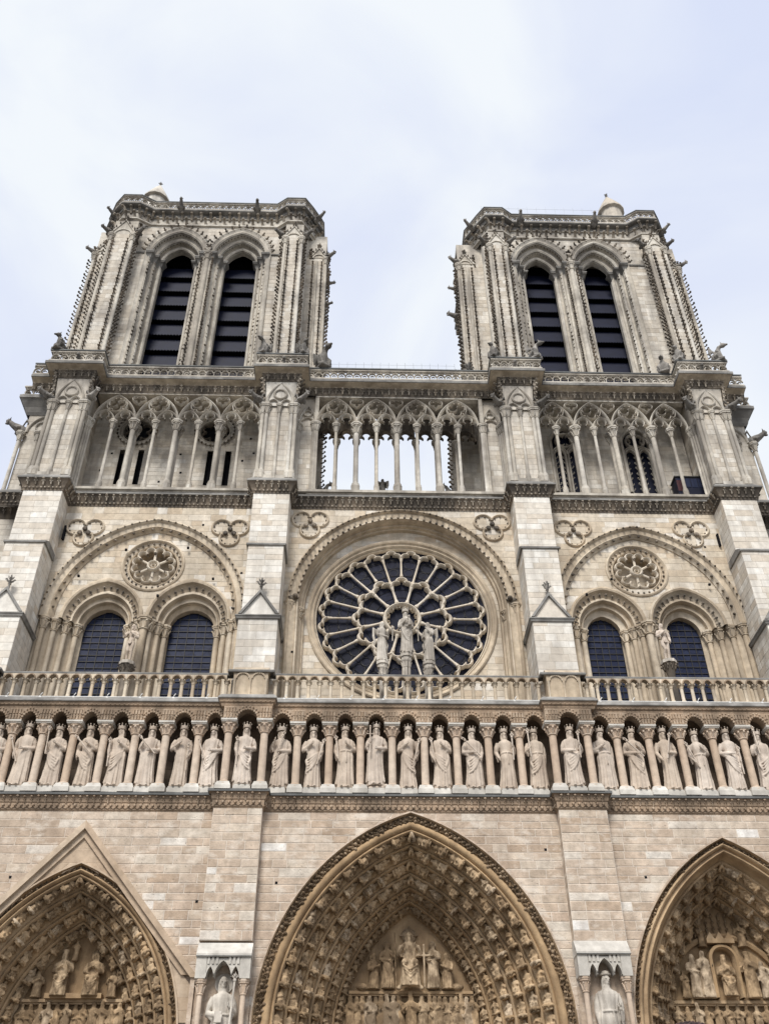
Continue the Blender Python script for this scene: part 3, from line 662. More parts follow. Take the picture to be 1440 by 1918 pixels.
# ------------------------------------------------------------------ carved portals
def unit_figs():
    out = []
    for k in range(6):
        m = M(); q = M()
        fig_into(m, 1, 100+k, L=['chest','waist','up','side','down','chest'][k], R=['waist','chest','side','chest','up','up'][k], turn=[.3,-.3,.1,-.5,.5,0][k], beard=k in (1,3), cloak=k in (0,2,5), dr=[1,0,-1,0,1,0][k], crown=k == 3)
        out.append(remesh(m, .021, 'robed_figure', 'portal_fig'))
    return out
UF = unit_figs()
def arch_figs():
    out = []
    for k in range(6):
        m = M(); seated(m, 1.02, 200+k, beard=k % 2 == 0, arms=(['chest','waist','up','side','down','chest'][k], ['waist','up','chest','down','side','chest'][k]), turn=[.4,-.4,.2,0,-.2,.5][k], wide=1.15)
        # canopy that carries the next figure
        m.lathe(0, -.04, [(.13,.90),(.24,.93),(.25,1.0),(.22,1.04)], 9)
        for j in range(6):
            a = 2*pi*j/6; m.path([(.2*cos(a), -.04+.2*sin(a), .95),(.22*cos(a), -.04+.22*sin(a), .87)], [.06,.03], 5)
        out.append(remesh(m, .03, 'archivolt_figure', 'portal_fig'))
    busts = []
    for k in range(4):
        m = M(); q = M(); fig_into(q, 1.45, 300+k, L='chest', R=['up','waist','chest','side'][k], turn=[.4,-.4,.1,-.1][k], wings=k % 2 == 0)
        m.add([(x, y, z-.55) for x, y, z in q.v], q.f)
        # keep upper half: the lower part is buried in a cloud
        mm = M(); keep = [(x, y, max(z, 0.0)) for x, y, z in m.v]; mm.add(keep, m.f)
        for j in range(5): mm.ball(((j-2)*.12, -.05, .03), .11, .12, .09, 7, 5)
        busts.append(remesh(mm, .034, 'archivolt_figure', 'portal_fig'))
    return out, busts
AF, AB = arch_figs()
def lerp_arch(a, b, t): return Arch(a.xc+(b.xc-a.xc)*t, a.zs+(b.zs-a.zs)*t, a.hs+(b.hs-a.hs)*t, a.rise+(b.rise-a.rise)*t)
def portal(label, A0, A1, y0, y1, orders, hood, nfig):
    tot = A0.hs-A1.hs; P = []
    # hood and leaf band
    P += [(-.02, y0+.02), (-.02, y0-.06), (.03, y0-.07), (.05, y0+.0), (.07, y0+.14), (hood*.48, y0+.24), (hood*.54, y0+.10), (hood*.62, y0+.03), (hood*.74, y0+.0), (hood*.86, y0+.03), (hood*.95, y0+.10), (hood, y0+.22)]
    w = (tot-hood)/len(orders); dep = (y1-y0-.2)/len(orders); starts = []
    for i, kind in enumerate(orders):
        o = hood+w*i; y = y0+.2+dep*i; starts.append((o, y))
        if kind == 'roll':
            P += [(o+.02, y), (o+w*.3, y-.02), (o+w*.45, y-.09), (o+w*.6, y-.02), (o+w*.62, y+.1), (o+w*.7, y+.02+dep*.5), (o+w*.95, y+dep*.9)]; continue
        P += [(o+.02, y), (o+.05, y-.05), (o+.10, y-.06), (o+.14, y-.01), (o+.15, y+.07), (o+.17, y+dep*.42), (o+.22, y+dep*.66), (o+w*.75, y+dep*.80), (o+w*.93, y+dep*.86), (o+w*.98, y+dep*.95)]
    P += [(tot, y1+.05)]
    m = M(); rows = [[(x, y, z) for x, z in lerp_arch(A0, A1, o/tot).pts(0, 22, 0)] for o, y in P]; m.grid(rows)
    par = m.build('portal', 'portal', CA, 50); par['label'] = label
    # thin pale extrados edge
    m = M(); asweep(m, A0, [(.0, y0+.02), (.05, y0+.0), (.05, y0-.07), (-.02, y0-.08)], 22, 0); m.build('hood_moulding', 'ashlar_low' if A0.xc > -5 else 'gable', par, 50)
    m = M()
    for o_, x, z, t, n, sd in [(o_,)+q for o_ in (.14, .36) for q in lerp_arch(A0, A1, (hood*o_)/tot).along(0, .24)]:
        if z < 8.6: continue
        a_ = random.uniform(-.9, .9); t = (t[0]*cos(a_)+n[0]*sin(a_), t[1]*cos(a_)+n[1]*sin(a_))
        f = Vector((-n[0]*.55, -.8, -n[1]*.55)).normalized(); zz = Vector((t[0], 0, t[1])); xx = (-f).cross(zz)
        m.inst(TL, [TM((x, y0+.17+random.uniform(-.03,.03), z), xx, -f, zz, random.uniform(.45, .85)*min(1.15, hood/.5))])
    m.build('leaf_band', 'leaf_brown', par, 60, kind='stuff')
    k = 0
    for (o, y), kind, (step, size) in zip(starts, orders, nfig):
        if kind != 'fig': continue
        for x, z, t, n, sd in lerp_arch(A0, A1, (o+w*.60)/tot).along(0, step):
            if z < 9.3 or x < -19.2 or x > 17.6: continue
            f = Vector((-n[0]*.72, -.70, -n[1]*.72)).normalized(); zz = Vector((t[0], 0, t[1])); xx = (-f).cross(zz)
            me = AF[(k*5+int(z*3)) % 6] if size > .7 else AB[k % 4]; k += 1
            s = size*random.uniform(.94, 1.04)
            ob = bpy.data.objects.new('archivolt_figure', me); COL.objects.link(ob); ob.parent = par
            mt = TM(Vector((x, y+dep*.40, z))-zz*size*.52, xx*1.18, -f*1.1, zz, s); ob.matrix_world = mt
    return par
def tympanum(par, A, y, zl, mat='portal'):
    m = M(); m.prism(A.pts(.12, 16, 2), y+.05, y+.3); tp = m.build('tympanum', mat, par)
    h = A.half(zl); m = M(); m.box(A.xc-h-.05, A.xc+h+.05, y-.22, y+.06, zl-.12, zl); m.box(A.xc-h-.05, A.xc+h+.05, y-.14, y+.06, zl-.2, zl-.12); m.build('lintel_ledge', mat, par)
    m = M(); m.box(A.xc-A.hs, A.xc+A.hs, y-.02, y+.06, 6.2, zl-1.9); m.build('lintel', mat, par)
    for s in (-1, 1):
        d = M(); d.box(A.xc+(0.25 if s > 0 else -A.hs), A.xc+(A.hs if s > 0 else -.25), y+.0, y+.045, 0, 6.2); d.build('door', 'wood', par)
    d = M(); d.box(A.xc-.25, A.xc+.25, y-.3, y+.05, 0, 6.2); d.build('door_pier', mat, par)
def relief(name, m, vox, par, mat='portal_fig'):
    me = remesh(m, vox, name, mat); return place(name, me, par)
def crowd(par, A, y, zt, H, n, x0=None, x1=None):
    h = A.half(zt-.6)-.12; x0 = A.xc-h if x0 is None else x0; x1 = A.xc+h if x1 is None else x1
    for i in range(n):
        x = x0+(x1-x0)*(i+.5)/n
        place('lintel_figure', UF[(i*7+n) % 6], par, (x+random.uniform(-.03,.03), y+random.choice((-.05,.03,.1)), zt-H+random.uniform(-.04,.04)), (0,0,random.uniform(-.4,.4)), (H*1.05, H*.9, H))
def build_portals():
    pc = portal('largest middle portal with six carved orders and a judgement scene', A_C0, A_C1, .5, 4.2, ['fig']*6, .72, [(.86,1.04),(.84,1.02),(.82,1.0),(.80,.97),(.56,.66),(.52,.62)])
    tympanum(pc, A_C1, 4.2, 11.37)
    m = M(); seated(m, 2.9, 5, True, ('up','up'), 0, False, .0, 11.45, 3.95); m.ball((0,4.15,13.72), .34, .05, .34, 18, 8); m.box(-.42,.42,4.08,4.2,13.69,13.76); m.box(-.035,.035,4.08,4.2,13.4,14.12)
    for k in range(9): a = pi*k/8; m.ball((.5*cos(a), 3.75, 11.42+.12*sin(a)), .12, .16, .09, 7, 5)
    relief('seated_christ_relief', m, .034, pc)
    m = M(); fig_into(m, 2.0, 6, -.98, 3.98, 11.4, .3, L='waist', R='chest', halo=True, dr=1, turn=.3); m.path([(-.62,3.8,11.4),(-.66,3.86,13.8)], .03, 6); relief('angel_relief', m, .03, pc)
    m = M(); fig_into(m, 2.0, 7, 1.02, 3.98, 11.4, -.3, L='waist', R='chest', halo=True, turn=-.3); m.box(.60,.68,3.66,3.74,11.42,13.25); m.box(.28,1.05,3.67,3.73,12.72,12.80); relief('angel_relief', m, .03, pc)
    m = M(); fig_into(m, 2.1, 8, -1.62, 3.95, 11.4, .9, True, L='chest', R='chest', turn=.5); m.ball((-2.1,4.0,11.52), .3, .2, .16, 9, 6); relief('kneeling_figure_relief', m, .03, pc)
    m = M(); fig_into(m, 2.1, 9, 1.65, 3.95, 11.4, -.9, True, L='chest', R='chest', turn=-.5); m.ball((2.1,4.0,11.52), .3, .2, .16, 9, 6); relief('kneeling_figure_relief', m, .03, pc)
    crowd(pc, A_C1, 4.0, 11.2, 1.7, 9, -2.75, -.35); crowd(pc, A_C1, 4.0, 11.2, 1.7, 9, .75, 2.8)
    place('lintel_figure', UF[3], pc, (0,3.85,9.3), (0,0,0), (2.0,1.8,1.95)); place('lintel_figure', UF[0], pc, (.5,3.95,9.5), (0,0,-.3), (1.7,1.5,1.7))
    crowd(pc, A_C1, 4.0, 9.5, 1.7, 12)
    # left portal under its gable
    pl = portal('left portal with carved orders under a triangular gable', A_L0, A_L1, .38, 3.2, ['fig']*4, .40, [(.78,.94),(.76,.92),(.74,.90),(.72,.86)])
    tympanum(pl, A_L1, 3.2, 10.82)
    m = M(); seated(m, 2.25, 15, True, ('chest','up'), .3, True, -15.05, 10.85, 2.95); relief('seated_relief', m, .03, pl)
    m = M(); seated(m, 2.2, 16, False, ('chest','chest'), -.4, False, -13.72, 10.85, 2.95); m.ball((-13.72,3.12,12.55), .27, .05, .27, 14, 8); relief('seated_relief', m, .03, pl)
    m = M(); fig_into(m, 1.55, 17, -16.05, 2.95, 10.85, .5, True, L='chest', R='chest'); relief('kneeling_angel_relief', m, .03, pl)
    m = M(); fig_into(m, 1.55, 18, -12.85, 2.95, 10.85, -.5, True, L='chest', R='chest'); relief('kneeling_angel_relief', m, .03, pl)
    m = M(); fig_into(m, .9, 19, -14.65, 3.0, 12.3, 0, L='chest', R='up'); relief('angel_relief', m, .03, pl)
    m = M(); m.box(-15.6,-13.2,2.75,3.2,10.80,11.0); m.build('throne_step', 'portal', pl)
    crowd(pl, A_L1, 3.0, 10.68, 1.5, 12); crowd(pl, A_L1, 3.0, 9.1, 1.4, 9)
    # right portal
    pr = portal('right portal with carved orders around an enthroned mother and child', A_R0, A_R1, .5, 3.4, ['roll','fig','fig','fig','fig'], .40, [(1,1),(.82,.96),(.82,.95),(.80,.93),(.78,.9)])
    tympanum(pr, A_R1, 3.4, 10.82)
    ra = Arch(14.0, 10.85, 2.62, 2.67); m = M(); asweep(m, ra, [(.10,3.46),(.10,3.25),(0,3.2),(-.12,3.26),(-.14,3.46)], 14); m.build('round_arch_moulding', 'portal', pr, 50)
    m = M()
    for r in (.32, .6, .88):
        for x, z, t, n, sd in ra.along(r, .3):
            if A_R1.half(z) > abs(x-14.1)+.1 and z > 11: m.inst(TL, [TM((x, 3.42, z), (1,0,0), (0,1,0), (0,0,1), .55)])
    m.build('scroll_relief', 'portal_fig', pr, 60, kind='stuff')
    for s, tx in ((-1, 13.2), (1, 14.9)):
        m = M(); fig_into(m, 1.5, 31+s, tx+.05*s, 3.2, 13.0, -s*.6, True, L='chest', R='chest', wings=True); relief('angel_relief', m, .03, pr)
    m = M(); seated(m, 2.05, 33, False, ('chest','chest'), 0, True, 13.9, 10.9, 3.1); m.ball((13.9,2.95,11.85), .12, .12, .13, 8, 6); relief('enthroned_mother_relief', m, .03, pr)
    m = M(); nb = Arch(13.9, 12.45, .52, .52); asweep(m, nb, [(.12,3.45),(.12,3.0),(0,2.95),(-.05,3.1),(-.05,3.45)], 8, 10.9); m.box(13.28,14.52,2.9,3.45,13.12,13.3)
    for k in range(3): m.prism([(13.3+.42*k,13.3),(13.68+.42*k,13.3),(13.49+.42*k,13.6)], 2.95, 3.42)
    m.build('canopy_relief', 'portal', pr, 50)
    for k, (x, hh, rz) in enumerate(((12.0,1.15,.4),(12.5,1.85,.4),(13.0,2.0,.3),(14.95,1.9,-.3),(15.55,1.55,-.5),(16.05,1.2,-.6))):
        place('tympanum_figure', UF[k % 6], pr, (x, 3.1, 10.86), (0,0,rz), (hh*1.1,hh*.9,hh))
    crowd(pr, A_R1, 3.2, 10.66, 1.35, 13); crowd(pr, A_R1, 3.2, 9.2, 1.4, 12)
    # gable over the left portal
    m = M(); ax, az, fx, fz = -14.5, 17.5, 5.6, 6.35; k = fz/fx
    for s in (-1, 1):
        q = [(ax, az), (ax+s*fx*1.02, az-fz*1.02), (ax+s*(fx*1.02-.32), az-fz*1.02), (ax, az-.36)]
        if s < 0: m.prism(q, .12, .52)
        else: m.prism(q[::-1], .115, .52)
        q2 = [(ax, az-.36), (ax+s*(fx-.32), az-.36-(fx-.32)*k), (ax+s*(fx-.62), az-.36-(fx-.32)*k), (ax, az-.72)]
        if s < 0: m.prism(q2, .29, .52)
        else: m.prism(q2[::-1], .285, .52)
    m.build('gable', 'gable', pl)
    m = M()
    rows = courses_at(9.4, az-.7, .5, [A_L0.apex()])
    gs = lambda z0, z1: [(ax-(az-.6-z0)/k, ax-(az-.6-z1)/k, A_L0.xc-A_L0.half(z0), A_L0.xc-A_L0.half(z1)), (A_L0.xc+A_L0.half(z0), A_L0.xc+A_L0.half(z1), ax+(az-.6-z0)/k, ax+(az-.6-z1)/k)] if A_L0.half(z0) > 0 else [(ax-(az-.6-z0)/k, ax-(az-.6-z1)/k, ax+(az-.6-z0)/k, ax+(az-.6-z1)/k)]
    back, st = masonry(rows, gs, .8, 1.5, .012)
    for q in back: m.add([(u, .40, z) for u, z in q], [(0,1,2,3)])
    for q in st: v, f = stone_geo((0,.40,1,0), q, .006); m.add(v, f)
    m.build('gable_panel', 'gable', pl)
    for x in (-8.98,):
        m = M(); m.box(x-.12, x+.06, .2, .52, 8, 11.2); m.build('gable_jamb', 'ashlar_low', pl)
build_portals()
# ------------------------------------------------------------------ niches on the piers
def niche(x0, x1, zs, label):
    xc = (x0+x1)/2; m = M()
    m.prismx([(-.40,zs-.62),(-.40,zs-.50),(-.02,zs),(.35,zs),(.35,zs-.62)], x0-.02, x1+.02); o = m.build('niche_roof', 'pale', CA)
    m = M()
    for k in range(2): m.box(x0-.03, x1+.03, -.42+.2*k, -.40+.2*k, zs-.60+.24*k, zs-.58+.24*k)
    m.build('drip_edge', 'lead', o)
    m = M(); z0 = zs-1.42
    for a, b in ((x0, x0+.42), (x1-.42, x1)): m.box(a, b, -.34, .36, z0, zs-.60)
    xa, xb = x0+.42, x1-.42
    ca = [Arch(xc, z0+.05, .34, .62), Arch(xa+.17, z0+.05, .15, .40), Arch(xb-.17, z0+.05, .15, .40)]
    ss = arch_seg(xa, xb, [(c, 0) for c in ca])
    for za, zb in zip([z0+.05+i*.07 for i in range(11)][:-1], [z0+.05+i*.07 for i in range(11)][1:]):
        for p in ss(za, zb):
            if max(p[2], p[3])-min(p[0], p[1]) > .01: m.add([(p[0],-.30,za),(p[2],-.30,za),(p[3],-.30,zb),(p[1],-.30,zb)], [(0,1,2,3)])
    for c in ca: asweep(m, c, [(.03,-.30),(.03,-.345),(-.0,-.345),(-.0,.2)], 6)
    m.box(xa, xb, -.2, .36, zs-.8, zs-.6)
    for k in range(8): # little towers over the canopy arches
        x = xa+.08+k*(xb-xa-.16)/7
        if abs(x-xc) > .18: m.box(x-.045, x+.045, -.345, -.29, zs-.88, zs-.66); m.prism([(x-.06,zs-.66),(x+.06,zs-.66),(x,zs-.60)], -.35, -.29)
    m.build('canopy', 'pale', o)
    cm = col_mesh('column', 'king_col', .11, 6.0, .42, .4, .16, 1.8)
    for x in (x0+.24, x1-.24): place('column', cm, o, (x, -.1, z0-6.0))
    m = M(); m.box(x0, x1, .34, .36, 4, z0+.8); m.box(x0+.4, x1-.4, .30, .352, 4, z0+.8); m.build('niche_back', 'ashlar_low', o)
    m = M(); m.box(x0, x1, -.4, .4, 3.6, 4.6); m.build('niche_sill', 'pale', o)
    return o
niche(-8.86, -6.66, 12.3, ''); niche(6.66, 8.86, 12.42, '')
# ------------------------------------------------------------------ gallery of kings
def pier_plan(ybay, ypier, x0=-24.5, x1=23.5, grow=0, piers=PIERS):
    P = [(x0, ybay)]
    for a, b in piers:
        P += [(a-grow, ybay), (a-grow, ypier), (b+grow, ypier), (b+grow, ybay)]
    return P+[(x1, ybay)]
KING_COLS = [-18.88,-17.43,-15.97,-14.52,-13.05,-11.6,-10.05] + [-5.33,-3.8,-2.32,-.81,.73,2.28,3.81,5.32] + [10.05,11.59,13.13,14.7,16.22,17.75]
PIER_COLS = [-22.2,-20.6,-8.57,-6.88,6.85,8.51,19.6,21.2]
def build_gallery():
    pl = pier_plan(.5, .0, grow=.0)
    m = M(); plan_sweep(m, pl, [(0,18.04),(.02,18.04),(.02,18.08),(.06,18.10),(.07,18.40),(.11,18.44),(.17,18.70),(.24,18.72)]); g = m.build('carved_cornice', 'carved_low', CA)
    m = M(); plan_sweep(m, pl, [(.24,18.72),(.30,18.73),(.30,18.84),(.24,18.87),(-2.4,18.87)]); m.build('ledge', 'lead', g)
    m = M(); st = plan_stations(pl, .27, .07)
    for x, y, d, n in st:                                # tongue leaves
        m.inst(TB, [TM((x, y, 18.30), (d.x,d.y,0), (-n.x,-n.y,0), (0,0,1), .95)])
    st = plan_stations(pl, .31, .10); band(m, st, 18.58, TL, .62)
    m.build('leaf_band', 'carved_low', g, 60, kind='stuff')
    m = M()
    for x, y, d, n in plan_stations(pl, .27, .065):
        p = Vector((x, y, 18.14)); D = Vector((d.x, d.y, 0)); q = Vector((n.x, n.y, 0))*.03
        m.path([p-D*.13+q, p+Vector((0,0,.09))+q, p+D*.13+q], .022, 4)
    m.build('scallop_band', 'carved_low', g, kind='stuff')
    # the gallery
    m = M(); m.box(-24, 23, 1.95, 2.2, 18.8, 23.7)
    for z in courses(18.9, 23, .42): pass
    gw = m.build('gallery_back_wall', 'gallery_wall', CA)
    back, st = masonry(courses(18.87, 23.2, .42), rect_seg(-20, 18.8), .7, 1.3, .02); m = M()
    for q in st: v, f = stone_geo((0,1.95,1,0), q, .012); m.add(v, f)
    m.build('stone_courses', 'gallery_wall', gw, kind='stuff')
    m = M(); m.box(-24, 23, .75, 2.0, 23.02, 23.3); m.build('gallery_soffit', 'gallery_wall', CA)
    cm = col_mesh('column', 'king_col', .185, 3.52, .40, .52, .22, 1.62, 14, 8, False); cb = M()
    cb.box(-.36,.36,-.36,.36,0,.22); cb.add([(-.36,-.36,.22),(.36,-.36,.22),(.36,.36,.22),(-.36,.36,.22),(-.28,-.28,.42),(.28,-.28,.42),(.28,.28,.42),(-.28,.28,.42)], [(0,1,5,4),(1,2,6,5),(2,3,7,6),(3,0,4,7),(4,5,6,7)])
    cb.box(-.36,.36,-.34,.34,3.38,3.44) ; cb.box(-.38,.38,-.38,.38,3.44,3.53)
    cbm = cb.mesh('column_blocks', 'pale')
    kg = M(); kg.box(-24,23,.8,1.94,18.868,18.9); kg = kg.build('kings_gallery', 'ledge', CA)
    # canopy front over the columns
    def front(xs, y, dz):
        m = M(); den = M(); tw = M()
        for a, b in zip(xs[:-1], xs[1:]):
            xc = (a+b)/2; h = (b-a)/2-.30; A = Arch(xc, 22.36+dz, h, .56)
            P = A.pts(0, 8)
            zt = 23.05+dz
            for (p, q) in zip(P[:-1], P[1:]): m.add([(p[0],y,p[1]),(q[0],y,q[1]),(q[0],y,zt),(p[0],y,zt)], [(0,1,2,3)])
            asweep(m, A, [(0,y),(-.035,y-.02),(-.05,y+.06),(-.05,y+.5)], 8)
            for x, z, t, n, sd in A.along(-.03, .135): den.box(x-.048, x+.048, y-.07, y+.04, z-.05, z+.04)
            for x, z, t, n, sd in A.along(.10, .16):
                if z > 22.4+dz: den.ball((x, y-.02, z), .05, .05, .05, 5, 4)
        for x in xs:
            m.box(x-.30, x+.30, y-.001, y+.5, 22.36+dz, 23.05+dz)
            for r, (za, zb) in enumerate(((22.44, 22.68), (22.72, 23.0))):
                for k in range(4):
                    xx = x-.21+.14*k; tw.box(xx-.042, xx+.042, y-.055, y, za+dz, zb-.06+dz); tw.prism([(xx-.06,zb-.06+dz),(xx+.06,zb-.06+dz),(xx,zb+.02+dz)], y-.06, y)
        return m, den, tw
    runs = [([-20.3]+KING_COLS[:7]+[-8.6], .22, 0), ([-6.85]+KING_COLS[7:15]+[6.85], .22, 0), ([8.5]+KING_COLS[15:]+[19.5], .22, 0)]
    for i, (a, b) in enumerate(PIERS): runs.append((PIER_COLS[2*i:2*i+2], -.24, -.06))
    for xs, y, dz in runs:
        m, den, tw = front(xs, y, dz)
        o = m.build('canopy_front', 'carved_low', kg, 40); den.build('cusp_band', 'carved_low', o, kind='stuff'); tw.build('miniature_towers', 'carved_low', o, kind='stuff')
    for x in KING_COLS: place('column', cm, kg, (x, .52, 18.87)); place('column_blocks', cbm, kg, (x, .52, 18.868))
    for x in PIER_COLS: place('column', cm, kg, (x, .06, 18.80)); place('column_blocks', cbm, kg, (x, .06, 18.798))
    # cornice above
    pl2 = pier_plan(.3, -.16, grow=.12)
    m = M(); plan_sweep(m, pl2, [(-.1,23.0),(.0,23.02),(.03,23.10),(.03,23.17),(.10,23.22),(.12,23.32),(.14,23.38)]); c = m.build('cornice', 'carved_low', CA)
    m = M()
    for x, y, d, n in plan_stations(pl2, .22, .07): m.inst(TB, [TM((x, y, 23.28), (d.x,d.y,0), (-n.x,-n.y,0), (0,0,1), .62)])
    m.build('dogtooth_band', 'carved_low', c, kind='stuff')
    m = M(); plan_sweep(m, pl2, [(.14,23.38),(.20,23.39),(.20,23.44),(.12,23.56),(.02,23.66),(-.02,23.68),(-3.4,23.70)]); m.build('ledge', 'ledge', c)
build_gallery()
# ------------------------------------------------------------------ balustrade below the rose
def build_balustrade():
    pl = pier_plan(.75, .35, grow=-.1)
    m = M(); plan_sweep(m, pl, [(.14,23.69),(.14,23.84),(.10,23.88),(-.14,23.88)]); B = m.build('balustrade', 'trim_mid', CA)
    m = M(); m2 = M(); plan_sweep(m2, pl, [(.10,25.10),(.16,25.12),(.17,25.20),(.12,25.26),(-.16,25.27),(-.16,25.10)]); m2.build('hand_rail', 'ledge', B)
    bm = M(); bm.lathe(0, 0, [(.13,0),(.13,.06),(.095,.09),(.088,.12),(.084,.74),(.105,.76),(.10,.79),(.15,.92)], 10); bm.box(-.15,.15,-.17,.17,.92,.98); bm = bm.mesh('baluster', 'trim_mid', 40)
    xs = []
    for (a, b) in BAYS:
        a += .12; b -= .12
        if a < -20: a = -20.1
        n = int(round((b-a)/.545)); st = [a+(b-a)*i/n for i in range(n+1)]; xs.append(st)
        for x in st: place('baluster', bm, B, (x, .75, 23.88))
        m = M(); den = M()
        for p, q in zip(st[:-1], st[1:]):
            A = Arch((p+q)/2, 24.84, (q-p)/2-.05, .25); P = A.pts(0, 5)
            for yy in (.56, .92):
                for (u, v) in zip(P[:-1], P[1:]): m.add([(u[0],yy,u[1]),(v[0],yy,v[1]),(v[0],yy,25.11),(u[0],yy,25.11)], [(0,1,2,3)])
                for e, f in ((p, P[0][0]), (P[-1][0], q)): m.add([(e,yy,24.84),(f,yy,24.84),(f,yy,25.11),(e,yy,25.11)], [(0,1,2,3)])
            asweep(m, A, [(0,.56),(0,.92)], 5)
            for x, z, t, n_, sd in A.along(-.02, .085): den.box(x-.03, x+.03, .52, .60, z-.03, z+.035)
        m.build('arcade_rail', 'trim_mid', B); den.build('cusp_band', 'carved_low', B, kind='stuff')
    # solid dies on the piers with blind arches
    for (a, b) in PIERS:
        a, b = a+.25, b-.25; xc = (a+b)/2; m = M(); m.box(a, b, .30, 1.1, 23.70, 25.16)
        m.box(a-.06, b+.06, .22, 1.15, 25.16, 25.24); m.prismx([(.22,25.24),(.5,25.52),(1.1,25.52),(1.1,25.24)], a-.02, b+.02)
        m.box(a-.15, b+.15, .14, 1.2, 23.69, 23.80)
        d = m.build('die', 'trim_mid', B); m = M()
        for k in range(2):
            A = Arch(a+(b-a)*(.27+.46*k), 24.78, .30, .28); asweep(m, A, [(.06,.30),(.06,.25),(0,.24),(0,.30)], 7)
            for x, z, t, n_, sd in A.along(0, .10): m.box(x-.03, x+.03, .23, .30, z-.03, z+.03)
        for x in (a+.07, xc, b-.07): m.lathe(x, .26, [(.08,23.82),(.05,23.9),(.05,24.6),(.08,24.76)], 8)
        m.build('blind_arch', 'trim_mid', d, 40)
    # pale conduit with brackets along the foot of the balustrade
    for st in xs:
        m = M(); m.path([(st[0], .42, 23.76), (st[-1], .42, 23.76)], .028, 6)
        k = st[0]+.5
        while k < st[-1]: m.path([(k,.42,23.76),(k+.03,.36,23.83),(k+.10,.36,23.94)], .022, 5); m.box(k-.05,k+.05,.39,.5,23.70,23.79); k += 1.62
        m.build('conduit', 'whitepipe', B)
build_balustrade()
